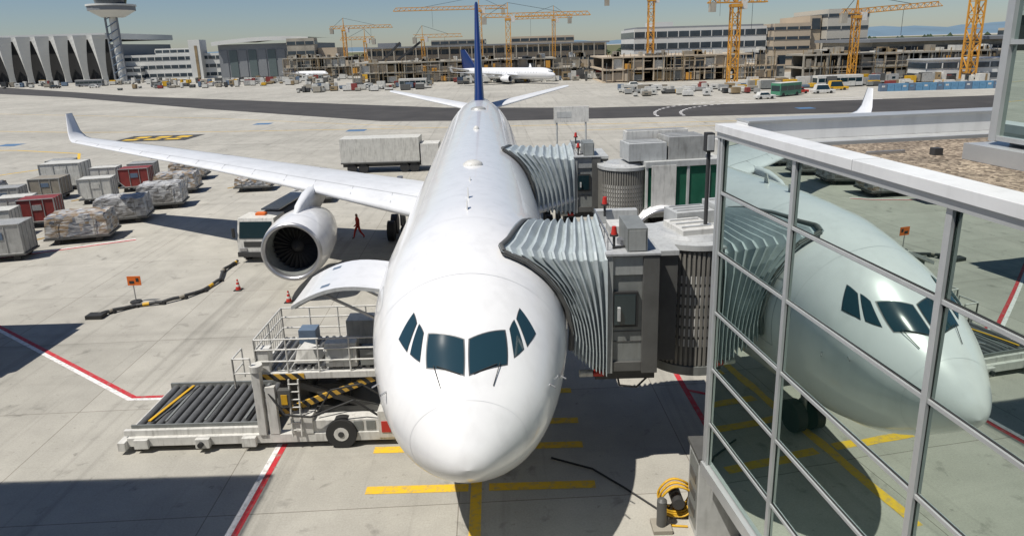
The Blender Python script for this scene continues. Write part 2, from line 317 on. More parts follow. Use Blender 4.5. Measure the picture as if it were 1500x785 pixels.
def aircraft(name,loc,rot,detail=True,scale=1):
    E=empty(name,loc,rot,scale)
    mb=MB(); st=[]
    for i in range(26): st.append(S0+ (i/25)**2*8.6)
    x=9.6
    while x<42: st.append(x); x+=1.5 if detail else 4
    for i in range(18): st.append(42+21.2*i/17)
    n=72 if detail else 32
    rows=[[FP(s_,360*j/n) for j in range(n)] for s_ in st]
    mb.grid(rows,WHITE,True,True)
    mb.add(rows[0],[tuple(range(n))],WHITE,True); mb.add(rows[-1],[tuple(range(n))],DARK)
    mb.done("fuselage",E)
    mb=MB(); rows=[]
    for i in range(25):
        t=i/24; s_=17+21*t; k=math.sin(math.pi*t)**.45
        rows.append([(3.12*k*math.sin(math.radians(a_)) , s_, 3.4+ (1.75*k*math.cos(math.radians(a_)) if math.cos(math.radians(a_))<0 else .6*k*math.cos(math.radians(a_)))) for a_ in range(0,360,12)])
    mb.grid(rows,WHITE,True,True); mb.done("belly_fairing",E)
    def airfoil(off,le,ch,z,th,side,vert=None,inc=0):
        pts=[]
        xs=[0,.01,.03,.07,.14,.25,.4,.55,.7,.85,1]
        def yt(x): return 5*th*(.2969*math.sqrt(x)-.126*x-.3516*x*x+.2843*x**3-.1036*x**4)
        for x in xs: pts.append((x, yt(x)+.02*math.sin(math.pi*x)))
        for x in xs[-2:0:-1]: pts.append((x,-yt(x)*.75+.02*math.sin(math.pi*x)))
        if vert is None: return [Vector((side*off, le+x*ch, z+y*ch-(x-.3)*ch*inc)) for x,y in pts]
        cx,cz=vert
        return [Vector((side*(off-cx*y*ch), le+x*ch, z+cz*y*ch)) for x,y in pts]
    for side,nm in ((-1,"wing_right"),(1,"wing_left")):
        mb=MB()
        secs=[airfoil(1.5,20.4,12.0,3.75,.13,side,inc=.05),airfoil(2.9,21.2,10.9,4.0,.13,side,inc=.05),airfoil(9.6,25.3,7.6,4.85,.11,side,inc=.03),airfoil(16,29.1,5.6,5.5,.105,side,inc=.02),airfoil(23,33.4,4.0,6.05,.10,side),airfoil(29.4,37.3,2.5,6.55,.09,side),
              airfoil(29.9,37.9,2.1,6.68,.09,side,vert=(.5,.86)),airfoil(30.3,38.5,1.6,7.1,.09,side,vert=(.85,.5)),airfoil(30.75,39.4,.8,8.45,.09,side,vert=(.95,.3))]
        mb.grid(secs,WING,True,True); mb.add(secs[-1],[tuple(range(len(secs[-1])))],WING)
        mb.done(nm,E)
        if detail:
            mb=MB()
            def top(i,x):
                a_=secs[i]; xs=[0,.01,.03,.07,.14,.25,.4,.55,.7,.85,1]
                for k in range(10):
                    if xs[k]<=x<=xs[k+1]: return a_[k].lerp(a_[k+1],(x-xs[k])/(xs[k+1]-xs[k]))
            for x,wd in ((.14,.006),(.72,.006)):
                rows=[]
                for i in (1,2,3,4,5): rows.append([top(i,x)+Vector((0,0,.012)),top(i,x+wd)+Vector((0,0,.012))])
                mb.grid(rows,SEAM,False)
            for i in (1,2,3,4):
                for f in (.25,.6,.95):
                    p0=top(i,.14).lerp(top(i+1,.14),f); p1=top(i,.03).lerp(top(i+1,.03),f); mb.beam(p0+Vector((0,0,.014)),p1+Vector((0,0,.014)),.035,SEAM,.01)
            for i,f in ((2,.1),(3,.2),(4,.3)):
                p0=top(i,.72).lerp(top(i+1,.72),f); p1=top(i,.99).lerp(top(i+1,.99),f); mb.beam(p0+Vector((0,0,.014)),p1+Vector((0,0,.014)),.04,SEAM,.01)
            mb.done("wing_panel_gaps",E)
        mb=MB()
        for off,s_,z,l in ((7,31.5,3.95,4.5),(12.5,31.5,4.75,4.2),(17.5,33.0,5.3,3.6),(22.5,35.5,5.75,3.0)):
            mb.revolve((side*off,s_-l*.45,z),(0,1,0),[(0,.02),(l*.12,.2),(l*.4,.33),(l*.75,.22),(l,.02)],WING,14)
        mb.done("flap_track_fairing",E)
        ex,es,ez=side*9.37,20.5,2.75
        mb=MB(); c=(ex,es,ez)
        mb.revolve(c,(0,1,0),[(.25,1.27),(.1,1.30),(.02,1.36),(0,1.42),(.03,1.48),(.12,1.53)],STEEL,40)
        mb.revolve(c,(0,1,0),[(.12,1.53),(.5,1.60),(1.2,1.66),(2.2,1.66),(3.4,1.55),(4.6,1.30),(5.6,1.02)],WHITE,40)
        mb.revolve(c,(0,1,0),[(.25,1.27),(.7,1.22),(1.3,1.24)],GREY,40)
        mb.revolve(c,(0,1,0),[(1.3,1.24),(1.35,.02)],BLACK,40)
        mb.revolve(c,(0,1,0),[(.75,.02),(.95,.2),(1.25,.36)],DARK,20)
        for s_ in (1.15,3.3): mb.revolve(c,(0,1,0),[(s_,1.664 if s_<2 else 1.568),(s_+.02,1.664 if s_<2 else 1.566)],SEAM,40)
        for i in range(26):
            t=2*math.pi*i/26; e=Vector((math.cos(t),0,math.sin(t))); tt=Vector((-math.sin(t),0,math.cos(t)))
            C=Vector(c); mb.add([C+e*.34+Vector((0,1.1,0)),C+e*1.22+Vector((0,1.0,0))-tt*.08,C+e*1.22+Vector((0,1.25,0))+tt*.12,C+e*.34+Vector((0,1.25,0))+tt*.08],[(0,1,2,3)],DARK)
        mb.revolve(c,(0,1,0),[(5.6,1.02),(5.3,.9),(5.0,.6)],DARK,30)
        mb.revolve(c,(0,1,0),[(4.8,.62),(5.9,.45),(6.7,.05)],STEEL,20)
        mb.done("engine",E)
        mb=MB()
        prof=[(21.6,4.28,.08,3.9),(22.6,4.75,.2,3.9),(24.2,5.05,.26,3.9),(26,5.12,.28,3.8),(28.5,4.9,.22,4.2),(30.5,4.7,.05,4.5)]
        rows=[]
        for s_,zt,hw,zb in prof: rows.append([(ex-hw,s_,zb),(ex-hw,s_,zt-.1),(ex-hw*.6,s_,zt),(ex+hw*.6,s_,zt),(ex+hw,s_,zt-.1),(ex+hw,s_,zb)])
        mb.grid(rows,WING,True,True); mb.done("pylon",E)
        mb=MB(); secs=[airfoil(.8,54.2,6.2,6.35,.10,side),airfoil(9.2,60.0,2.4,7.95,.09,side),airfoil(9.65,60.7,1.6,8.02,.07,side)]
        mb.grid(secs,WING,True,True); mb.add(secs[-1],[tuple(range(len(secs[-1])))],WING); mb.done("tailplane",E)
    def vsec(z,le,ch,th):
        pts=[(0,0),(.03,.32),(.1,.5),(.3,.5),(.6,.34),(.85,.14),(1,0)]
        return [Vector((th*y,le+x*ch,z)) for x,y in pts]+[Vector((-th*y,le+x*ch,z)) for x,y in pts[-2:0:-1]]
    mb=MB(); secs=[vsec(7.2,49.5,11.6,.95),vsec(8.4,51.2,10.2,.85),vsec(16.6,58.3,3.9,.36),vsec(16.85,58.7,3.4,.2)]
    mb.grid(secs,BLUE,True,True); mb.add(secs[-1],[tuple(range(len(secs[-1])))],BLUE); mb.done("tail_fin",E)
    def patch(mb,cs,off,m,grow=0,k=.3,n=9):
        A=[Vector(c) for c in cs]; cen=sum(A,Vector((0,0)))/4; A=[cen+(a_-cen)*(1+grow) for a_ in A]; rows=[]
        for i in range(n):
            r=[]
            for j in range(n):
                a_=-1+2*i/(n-1); b_=-1+2*j/(n-1); aa=a_*math.sqrt(1-.5*k*b_*b_); bb=b_*math.sqrt(1-.5*k*a_*a_); u=(aa+1)/2; v=(bb+1)/2
                q=A[0].lerp(A[1],u).lerp(A[3].lerp(A[2],u),v); r.append(FPo(q[0],q[1],off))
            rows.append(r)
        mb.grid(rows,m,True)
    mb=MB()
    for sg in (-1,1):
        for cs in ([(2.66,1.6),(2.93,25),(2.27,30),(1.95,1.9)],[(2.98,28),(3.23,30.5),(2.72,40.5),(2.45,34)],[(3.27,32),(3.58,33.5),(3.22,47.5),(2.80,42.5)]):
            cs=[(a_,sg*b_) for a_,b_ in cs]
            patch(mb,cs,.006,FRAME,grow=.06,k=.14); patch(mb,cs,.014,CGLASS,grow=-.01,k=.14)
    mb.done("cockpit_windows",E)
    mb=MB()
    for sg in (-1,1):
        s_=9.5
        while s_<52:
            if not (17.5<s_<19.5 or 36<s_<38.5): patch(mb,[(s_,sg*74),(s_+.25,sg*74),(s_+.25,sg*81),(s_,sg*81)],.006,GLASSD,k=.8,n=4)
            s_+=.85 if detail else 1.7
    mb.done("cabin_windows",E)
    if detail:
        mb=MB()
        def line(path,wd=.012,m=SEAM,off=.004):
            for (a_,b_),(c_,d_) in zip(path[:-1],path[1:]):
                N_=8; rows=[]
                ds=Vector((c_-a_,(d_-b_)*.049)); nrm=Vector((-ds.y,ds.x)).normalized()*wd
                for i in range(N_+1):
                    t=i/N_; s_=a_+(c_-a_)*t; p_=b_+(d_-b_)*t
                    rows.append([FPo(s_+nrm.x,p_+nrm.y/.049,off),FPo(s_-nrm.x,p_-nrm.y/.049,off)])
                mb.grid(rows,m,True)
        for sg in (-1,1):
            for s_ in (4.9,17.6,36.6): line([(s_,sg*62),(s_+.1,sg*60),(s_+1.0,sg*60),(s_+1.1,sg*62),(s_+1.1,sg*104),(s_,sg*104),(s_,sg*62)],.012)
        line([(1.5,a_) for a_ in range(-180,181,10)],.004,FAINT)
        for s_ in (4.3,7.4,11.6,15.8,20.6,25.6,30.6,35.6,41): line([(s_,a_) for a_ in range(-100,101,20)],.005,FAINT)
        for a_ in (-38,38): line([(4.3,a_),(15,a_),(30,a_),(45,a_)],.004,FAINT)
        for sg in (-1,1):
            mb.cyl(FPo(1.98,sg*5,.03),FPo(2.22,sg*22,.04),.010,BLACK,6); mb.cyl(FPo(1.8,sg*22,.02),FPo(2.25,sg*24,.05),.010,BLACK,6)
            mb.cyl(FPo(2.6,sg*75,0),FPo(2.5,sg*75,.18),.02,STEEL,6); mb.cyl(FPo(3.2,sg*85,0),FPo(3.1,sg*85,.18),.02,STEEL,6)
        for s_,h in ((8.2,.25),(9.65,.32),(12.5,.12)):
            p=FP(s_,-1); mb.hexa([p+Vector(q) for q in ((-.02,-.12,-.02),(.02,-.12,-.02),(.02,.15,-.02),(-.02,.15,-.02),(-.01,.05,h),(.01,.05,h),(.01,.16,h),(-.01,.16,h))],OFFW)
        for s_,r,m_ in ((15.9,.42,OFFW),(41,.6,CONTG),(28,.18,OFFW)):
            p=FP(s_,0); mb.revolve(p+Vector((0,0,-.05)),(0,0,1),[(0,r),(.1,r*.95),(.2,r*.6),(.25,.02)],m_,20)
        mb.done("seams_and_antennas",E)
        mb=MB(); rows=[];rows2=[]
        for i in range(11):
            t=i/10; X=-2.72-2.75*t; zz=5.45+.42*math.sin(math.pi*t*.85)-.62*t
            rows.append([(X,7.55,zz),(X,10.15,zz)]); rows2.append([(X,7.55,zz-.12),(X,10.15,zz-.12)])
        mb.grid(rows,WHITE,True); mb.grid(rows2,GREYL,True)
        for k in (0,1): mb.grid([[r[k],q[k]] for r,q in zip(rows,rows2)],GREYL,False)
        mb.grid([rows[-1],rows2[-1]],GREYL,False)
        for y in (7.9,8.5,9.1,9.7):
            mb.grid([[(r[0][0],y,r[0][2]-.12),(r[0][0],y,r[0][2]-.24)] for r in rows],GREY,False)
        for y in (8.0,9.7): mb.beam((-3.0,y,4.3),(-4.6,y,5.2),.07,STEEL)
        for y in (7.9,9.6):
            mb.grid([[(r[0][0],y,r[0][2]+.006),(r[0][0],y+.22,r[0][2]+.006)] for r in rows[6:8]],MUTB,False)
        mb.done("cargo_door",E,recalc=False)
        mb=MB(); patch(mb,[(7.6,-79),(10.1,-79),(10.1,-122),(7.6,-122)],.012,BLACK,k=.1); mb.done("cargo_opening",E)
        mb=MB()
        mb.cyl((0,6.6,2.2),(0,6.6,.45),.11,STEEL); mb.cyl((0,6.7,1.3),(0,8.0,2.2),.06,STEEL)
        for sx in (-.32,.32): mb.cyl((sx-.16,6.6,.52),(sx+.16,6.6,.52),.52,BLACK,24)
        for sx in (-5.3,5.3):
            mb.cyl((sx,32.2,4.2),(sx,32.2,.8),.2,STEEL)
            for yy in (31.4,33.2):
                for dx in (-.7,.7): mb.cyl((sx+dx-.22,yy,.68),(sx+dx+.22,yy,.68),.68,BLACK,24)
            mb.beam((sx,31.4,.7),(sx,33.2,.7),.2,DARK)
        mb.done("landing_gear",E)
    return E
aircraft("passenger_aircraft",(AX,AY,0),AYAW)
aircraft("passenger_aircraft",(15.5,216,0),math.radians(50),detail=False,scale=.68)
aircraft("passenger_aircraft",(-86,322,0),math.radians(62),detail=False,scale=.42)
AC=Matrix.Translation((AX,AY,0))@Matrix.Rotation(AYAW,4,'Z')

# ------------------------------------------------------------------ jet bridges
def bellows(mb,bridge,fus,n,amp=.11,mat=None):
    rows=[]; K=n*4
    cb=sum((Vector(p) for p in bridge),Vector())/len(bridge); cf=sum((Vector(p) for p in fus),Vector())/len(fus)
    pat=(amp,amp*.75,-amp,-amp*.75)
    for i in range(K+1):
        t=i/K; r=[]; c=cb.lerp(cf,t)
        for a_,b_ in zip(bridge,fus):
            p=Vector(a_).lerp(Vector(b_),t); d=(p-c).normalized()
            sag=Vector((0,0,-.08*math.sin(math.pi*t)))
            r.append(p+d*pat[i%4]+sag)
        rows.append(r)
    mb.grid(rows,mat or BELLOW,False)
def archpts(nb,nt_,ft,fb,k=6):
    nb,nt_,ft,fb=map(Vector,(nb,nt_,ft,fb)); out=[]
    for i in range(k): out.append(nb.lerp(nt_,i/k*.93))
    out.append(nt_.lerp(nb,.04)+(ft-nt_)*.02); out.append(nt_.lerp(ft,.08))
    for i in range(1,k): out.append(nt_.lerp(ft,.08+.84*i/k))
    out.append(ft.lerp(nt_,.08)); out.append(ft.lerp(fb,.05))
    for i in range(1,k+1): out.append(ft.lerp(fb,.05+.95*i/k))
    return out
def match(s0,s1,pb,pt,ptf,off):
    res=[]
    for i in range(6): res.append((s0,pb+(pt-pb)*i/6*.96))
    res.append((s0,pt+(pb-pt)*.02)); res.append((s0+(s1-s0)*.08,pt))
    for i in range(1,6): t=.08+.84*i/6; res.append((s0+(s1-s0)*t,pt+(ptf-pt)*t))
    res.append((s0+(s1-s0)*.92,ptf)); res.append((s1,ptf+(pb-ptf)*.04))
    for i in range(1,7): res.append((s1,ptf+(pb-ptf)*(.05+.95*i/6)))
    return [AC@FPo(a_,b_,off) for a_,b_ in res]
def beacon(mb,x,y,z):
    mb.cyl((x,y,z),(x,y,z+.35),.04,DARK,8); mb.cyl((x,y,z+.35),(x,y,z+.40),.12,DARK,12); mb.cyl((x,y,z+.401),(x,y,z+.62),.09,RED,12,r2=.06)
def rotunda(E,cx,cy,r,z0,z1,rows_=6):
    mb=MB(); mb.cyl((cx,cy,z0+.25),(cx,cy,z1),r,GREYD,48)
    n=64
    for i in range(n):
        t=2*math.pi*i/n; e=Vector((math.cos(t),math.sin(t),0)); p=Vector((cx,cy,0))+e*(r+.02)
        mb.beam(p+Vector((0,0,z0+.3)),p+Vector((0,0,z1-.05)),.07,ROT,.05,up=e)
    for i in range(n):
        t=2*math.pi*(i+.5)/n
        if math.sin(t)>.3: continue
        e=Vector((math.cos(t),math.sin(t),0)); p=Vector((cx,cy,0))+e*(r+.008)
        for k in range(rows_):
            za=z0+.9+k*(z1-z0-1.6)/rows_; mb.beam(p+Vector((0,0,za)),p+Vector((0,0,za+(z1-z0-1.6)/rows_*.72)),.045,OFFW,.012,up=e)  # pale strips stand in for daylight showing through slits in the wall
    mb.cyl((cx,cy,z0),(cx,cy,z0+.28),r+.07,GREY,48); mb.cyl((cx,cy,z1),(cx,cy,z1+.16),r+.10,GREYL,48)
    mb.cyl((cx,cy,z1+.163),(cx,cy,z1+.27),r*.8,ROOFM,40,r2=r*.7)
    mb.done("rotunda",E)
def bridge(name,X0,X1,Y0,Y1,z0,zt,s0,s1,pb,pt,ptf,rot,npl,tun,details):
    E=empty(name)
    mb=MB(); br=archpts((X0,Y0,z0),(X0,Y0,zt),(X0+.1,Y1,zt+.35),(X0+.1,Y1,z0))
    fu=match(s0,s1,pb,pt,ptf,.12); bellows(mb,br,fu,npl); mb.done("bellows_canopy",E,recalc=False)
    mb=MB(); mb.tube(fu,.08,GREYD,8); mb.done("canopy_bumper",E)
    mb=MB()
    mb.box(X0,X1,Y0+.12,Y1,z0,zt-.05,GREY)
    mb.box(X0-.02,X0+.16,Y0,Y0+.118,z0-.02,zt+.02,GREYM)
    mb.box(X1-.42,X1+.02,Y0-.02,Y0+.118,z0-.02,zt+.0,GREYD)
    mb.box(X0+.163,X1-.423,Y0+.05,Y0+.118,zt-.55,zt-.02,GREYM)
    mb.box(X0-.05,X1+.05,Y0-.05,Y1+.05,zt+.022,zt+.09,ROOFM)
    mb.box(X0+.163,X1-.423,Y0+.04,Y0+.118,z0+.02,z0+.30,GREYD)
    wx0,wx1=X0+.20,X0+.20+(X1-X0)*.42; wz0,wz1=z0+(zt-z0)*.42,z0+(zt-z0)*.68
    mb.box(wx0-.07,wx1+.07,Y0+.02,Y0+.117,wz0-.07,wz1+.07,BLACK); mb.box(wx0,wx1,Y0-.0,Y0+.018,wz0,wz1,GLASSD)
    mb.box(wx0+.08,wx0+.16,Y0-.10,Y0-.002,wz0+.15,wz1-.35,GREYL)
    for zz in (z0+.9,z0+1.2): mb.box(X0+.163,X1-.423,Y0+.10,Y0+.117,zz,zz+.03,GREYD)
    mb.box(X1-.85,X1-.3,Y0+.1,Y0+1.5,zt+.095,zt+.75,GREY); mb.box(X1-.80,X1-.35,Y0+.08,Y0+.098,zt+.12,zt+.7,GREYM)
    mb.box(X0+.3,X0+.75,Y0+1.6,Y0+2.4,zt+.095,zt+.4,OFFW)
    mb.box(X0+.1,X1,Y1-.3,Y1,zt+.095,zt+.5,GREYL)
    mb.cyl((X0+.55,Y0+.9,zt+.095),(X0+.55,Y0+.9,zt+.24),.16,STEEL,16)
    for yy in (Y0+.3,Y0+1.0,Y0+2.0,Y1-.2): mb.cyl((X0+.05,yy,zt+.095),(X0+.05,yy,zt+.55),.015,STEEL,6)
    mb.cyl((X0+.05,Y0+.3,zt+.55),(X0+.05,Y1-.2,zt+.55),.015,STEEL,6)
    mb.tube([(X0+.2,Y0+.4,zt+.13),(X0+.9,Y0+.6,zt+.14),(X0+1.1,Y0+1.6,zt+.13),(X1-.1,Y1-.6,zt+.14)],.03,BLACK,6)
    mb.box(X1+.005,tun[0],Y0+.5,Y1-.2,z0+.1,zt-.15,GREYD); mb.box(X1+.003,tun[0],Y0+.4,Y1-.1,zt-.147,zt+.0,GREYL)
    mb.box(X0-.3,X1,Y0+.2,Y1-.2,z0-.3,z0-.02,DARK)
    mb.cyl((X0-.35,Y0+.25,z0-.12),(X0-.05,Y0+.25,z0-.12),.10,RED,12); mb.cyl((X0-.75,Y0+.25,z0-.12),(X0-.37,Y0+.25,z0-.12),.10,OFFW,12)
    mb.tube([(X0+.3,Y0+.3,z0),(X0+.4,Y0+.2,z0-.5),(X0+.9,Y0+.25,z0-.6),(X1,Y0+.4,z0-.2)],.03,BLACK,6)
    beacon(mb,X0+.25,Y0+.5,zt+.09); beacon(mb,X0+.35,Y1-.4,zt+.35)
    mb.done("bridge_cab",E,bevel=.012)
    rotunda(E,*rot)
    mb=MB(); (tx0,ty0),(tx1,ty1),tz0,tz1,tw=tun[1],tun[2],tun[3],tun[4],tun[5]
    d=Vector((tx1-tx0,ty1-ty0,0)).normalized(); n=Vector((-d.y,d.x,0)); Lg=math.hypot(tx1-tx0,ty1-ty0)
    def TT(a_,b_,c_): p=Vector((tx0,ty0,0))+d*a_+n*b_; return (p.x,p.y,c_)
    mb.box(0,Lg,-tw/2,tw/2,tz0,tz0+.5,GREYL,TT); mb.box(0,Lg,-tw/2-.05,tw/2+.05,tz1-.3,tz1,GREYL,TT)
    mb.box(0.01,Lg,-tw/2+.06,tw/2-.06,tz0+.503,tz1-.303,GREENG,TT)
    k=0
    while k<Lg:
        mb.box(k,k+.14,-tw/2-.01,-tw/2+.055,tz0+.503,tz1-.303,GREYL if int(k/2.2)%3 else OFFW,TT); mb.box(k,k+.1,tw/2-.055,tw/2+.01,tz0+.503,tz1-.303,GREYL,TT); k+=1.1
    mb.box(.3,1.6,-tw/2-.08,-tw/2-.055,tz0+.4,tz1-.2,OFFW,TT)
    for a0,a1,b0,b1,h,m_ in details:
        mb.box(a0,a1,b0,b1,tz1+.005,tz1+h,m_,TT)
        for q in range(3): bb=b0+(b1-b0)*(.2+.3*q); mb.box(a0+.1,a1-.1,bb,bb+.05,tz1+h+.002,tz1+h+.04,ALU,TT)
    for bb in (-.9,.9): mb.box(9.0,9.4,bb-.15,bb+.15,1.0,tz0,OFFW,TT); mb.cyl(TT(9.2,bb-.35,.5),TT(9.2,bb+.35,.5),.5,BLACK,24)
    mb.box(8.9,9.5,-1.1,1.1,.7,.997,OFFW,TT); mb.cyl(TT(Lg-1,0,0),TT(Lg-1,0,tz0),.5,GREYL,20)
    mb.done("tunnel",E,bevel=.010)
    return E
bridge("jet_bridge",2.55,3.95,16.9,20.3,3.4,6.85,5.2,8.7,99,19,38,(5.45,19.2,1.35,2.75,6.65,7),10,
  (4.6,(6.3,19.9),(26,24),3.3,6.5,3.0),
  [(-1.6,-.45,-1.2,.15,.58,OFFW),(.3,1.4,-.3,1.3,.86,GREYL),(-1.1,.2,.25,1.2,.72,GREYL),(1.5,3,-1.2,1.2,.8,GREYL)])
bridge("jet_bridge",3.35,4.7,34,37.2,3.7,6.65,21.3,24.8,99,28,40,(5.85,33.6,1.25,3.3,6.2,6),9,
  (5.2,(6.6,33.9),(30,37),3.7,6.6,2.8),
  [(-.8,1.2,-1.1,.4,.9,GREYL),(1.3,3.3,-1.1,.55,1.15,CONTG),(-.4,3.0,.6,1.2,1.3,OFFW),(4.2,6,-.5,.8,.8,OFFW)])
E=empty("jet_bridge"); mb=MB()
mb.box(-44,-24,22.5,27.5,3.6,6.6,GREYL); mb.box(-44.2,-23.8,22.3,27.7,6.603,6.8,ROOFM); mb.box(-23.997,-23.4,22.9,27.1,3.8,6.4,BELLOW)
for x in (-40,-30): mb.box(x,x+.4,24.8,25.2,0,3.6,GREYL); mb.cyl((x-.3,25,.5),(x+.7,25,.5),.5,BLACK,20)
mb.done("tunnel_body",E,bevel=.02)
mb=MB(); mb.cyl((5.8,19.0,6.9),(5.8,19.0,9.5),.06,DARK,12); mb.box(5.68,5.92,18.85,19.15,9.3,9.85,BLACK); mb.box(5.7,5.9,18.82,18.85,9.35,9.8,GREYL); mb.cyl((5.8,19,6.8),(5.8,19,7.1),.15,GREYL,12); mb.done("light_mast",bevel=.01)

# ------------------------------------------------------------------ glass terminal (right)
DX,DY=math.sin(.119),math.cos(.119)
def FW(t,o,z): return (4.55+DX*t-DY*o, 13.85-DY*t-DX*o, z)
E=empty("glass_terminal_building")
zs=[2.58,3.66,5.07,6.48,7.89,9.25,10.44]
cols=[0.0,2.85,6.3,9.75,13.2,16.65,20.1,23.55]; TL=cols[-1]
mb=MB()
for i in range(len(cols)-1):
    for k in range(len(zs)-1):
        a_,b_=random.uniform(-.008,.008),random.uniform(-.008,.008)
        p=[FW(cols[i],0+a_,zs[k]),FW(cols[i+1],0-a_,zs[k]),FW(cols[i+1],0-a_+b_,zs[k+1]),FW(cols[i],0+a_+b_,zs[k+1])]
        mb.add(p,[(0,1,2,3)],FGLASS)
mb.done("glass_panes",E,recalc=False)
mb=MB()
for c in cols: mb.box(c-.05,c+.05,.0,.06,2.55,10.43,ALU,FW)
mb.box(-.14,-.053,-.3,.08,2.5,10.43,ALU,FW)
for k,z in enumerate(zs[1:-1]):
    for c0,c1 in zip(cols[:-1],cols[1:]):
        mb.box(c0+.052,c1-.052,.0,.045,z-.028,z+.028,ALU,FW); mb.box(c0+.052,c1-.052,.0,.012,z-.05,z-.0285,BLACK,FW); mb.box(c0+.052,c1-.052,.0,.012,z+.0285,z+.045,BLACK,FW)
for c in cols: mb.box(c-.075,c-.0505,.0,.012,2.56,10.42,BLACK,FW); mb.box(c+.0505,c+.0515,.0,.012,2.56,10.42,BLACK,FW)
mb.box(-.15,TL+3,-.3,.12,2.25,2.545,ALU,FW)
mb.box(-.15,TL+3,-.3,.10,10.435,10.555,ALU,FW)
mb.done("facade_frame",E,bevel=.006)
mb=MB(); mb.box(-.18,TL+3,-.33,.14,10.56,10.72,CAPW,FW)
for c in (4.5,9.4,14): mb.box(c,c+.012,-.335,.145,10.565,10.725,ALU,FW)
mb.done("roof_cap",E,bevel=.012)
mb=MB()
mb.box(-.02,TL+3,-14,-.02,2.4,10.2,HANG,FW)
mb.box(.6,TL+3,-14,-1.2,0,2.4,CONCD,FW)
mb.box(-.02,TL+3,-14,-.332,10.2,10.38,ROOFM,FW)
mb.box(-.18,.32,-14,-.34,10.385,10.77,CAPW,FW)
mb.box(-.22,.37,-14,-.335,10.775,10.81,ALU,FW)
mb.done("building_body",E)
mb=MB(); mb.box(1.8,TL,-13.5,-.78,10.385,10.48,GRAV,FW); mb.done("gravel_roof",E)
mb=MB(); mb.box(1.6,TL,-.75,-.71,10.385,10.52,ALU,FW); mb.box(1.6,1.66,-13.5,-.78,10.385,10.52,ALU,FW)
mb.box(3.2,3.32,-2.3,-2.15,10.48,10.60,DARK,FW); mb.cyl(FW(2.4,-4.4,10.48),FW(2.4,-4.4,10.72),.07,STEEL,10); mb.box(2.9,2.95,-1.9,-1.2,10.48,10.53,STEEL,FW); mb.done("roof_trim",E)
mb=MB()
uc=[4.0,5.9,8.1,10.3,12.5,15]; uz=[10.85,12.3,13.8,15.3,17]; uo=-2.6
for i in range(len(uc)-1):
    for k in range(len(uz)-1):
        mb.add([FW(uc[i],uo,uz[k]),FW(uc[i+1],uo,uz[k]),FW(uc[i+1],uo,uz[k+1]),FW(uc[i],uo,uz[k+1])],[(0,1,2,3)],FGLASS)
        if i==0:
            for q in range(3): mb.add([FW(4.0,uo-3*q,uz[k]),FW(4.0,uo-3*(q+1),uz[k]),FW(4.0,uo-3*(q+1),uz[k+1]),FW(4.0,uo-3*q,uz[k+1])],[(0,1,2,3)],FGLASS)
mb.done("upper_glass",E,recalc=False)
mb=MB()
for c in uc: mb.box(c-.05,c+.05,uo,uo+.07,10.8,17,ALU,FW)
for z in uz:
    for c0,c1 in zip(uc[:-1],uc[1:]): mb.box(c0+.052,c1-.052,uo,uo+.06,z-.035,z+.035,ALU,FW)
for q in range(4): mb.box(3.9,3.99,uo-3*q-.05,uo-3*q+.05,10.8,17,ALU,FW)
mb.box(3.7,15,-12,uo+.28,10.485,10.74,ALU,FW); mb.box(3.8,15.2,-11.9,uo+.1,17.0,17.4,ALU,FW)
mb.box(4.1,15,-11.8,uo-.15,10.745,17,HANG,FW)
mb.done("upper_frame",E)

E=empty("terminal_wing"); mb=MB()
mb.box(-60,-13.6,-30,13.2,0,12.4,BWHITE); mb.box(-60.2,-13.4,-30.2,13.4,12.4,12.7,ROOFM)
for z in (3.5,7,10.5): mb.box(-59,-13.58,-29,13.22,z-1.2,z+.6,WINB)
mb.done("wing_body",E)
mb=MB()
for z in (12.95,13.25,13.55,13.9): mb.cyl((-60,13.3,z),(-13.5,13.3,z),.05,STEEL,8); mb.cyl((-13.5,13.3,z),(-13.5,-10,z),.05,STEEL,8)
x=-60
while x<-13.4: mb.cyl((x,13.3,12.7),(x,13.3,13.9),.05,STEEL,6); x+=1.55
mb.box(-40,-24,6,11,12.7,15.0,GREYL)
mb.done("roof_railing",E)
mb=MB(); mb.box(-13.3,20,-40,-3.5,0,15.5,BWHITE); mb.box(-13.0,3,-3.5,-3.4,9.5,14.8,WINB); mb.box(-13.0,3,-3.5,-3.4,4,8.5,WINB); mb.done("terminal_building")

mb=MB(); mb.box(4.5,5.6,14.3,15.2,0,2.3,GREYL); mb.box(4.45,5.65,14.25,15.25,2.3,2.4,GREYD); mb.box(4.488,4.5,14.4,15.1,.2,2.15,GREY); mb.box(4.6,5.5,15.2,15.212,.3,2.1,GREY); mb.box(4.85,5.4,15.3,15.8,0,1.1,GREY)
for z in (.5,1.0,1.5): mb.box(4.47,4.486,14.5,15.0,z,z+.25,GREYD)
mb.done("electrical_cabinet",bevel=.02)
mb=MB()
for k in range(8):
    R=.46-.03*(k%3); yy=15.05+.055*k; pts=[(4.2+R*math.cos(t*math.pi/14),yy+.02*math.sin(t),.55+R*math.sin(t*math.pi/14)) for t in range(29)]; mb.tube(pts,.03,YEL,6)
mb.tube([(3.8,15.2,.4),(3.75,15.1,.05),(4.0,14.8,.03),(4.4,14.75,.03)],.03,YEL,6)
mb.cyl((4.2,14.95,.55),(4.2,15.5,.55),.16,DARK,16); mb.beam((3.9,15.2,0),(4.2,15.2,.55),.06,DARK); mb.beam((4.5,15.2,0),(4.2,15.2,.55),.06,DARK)
mb.done("hose_reel")
mb=MB(); mb.cyl((3.70,14.75,0.12),(3.70,14.75,.85),.13,GREYD,16); mb.cyl((3.70,14.75,.852),(3.70,14.75,.92),.13,GREYD,16,r2=.06); mb.box(3.45,3.95,14.5,15,0,.12,CONC); mb.done("bollard",bevel=.01)
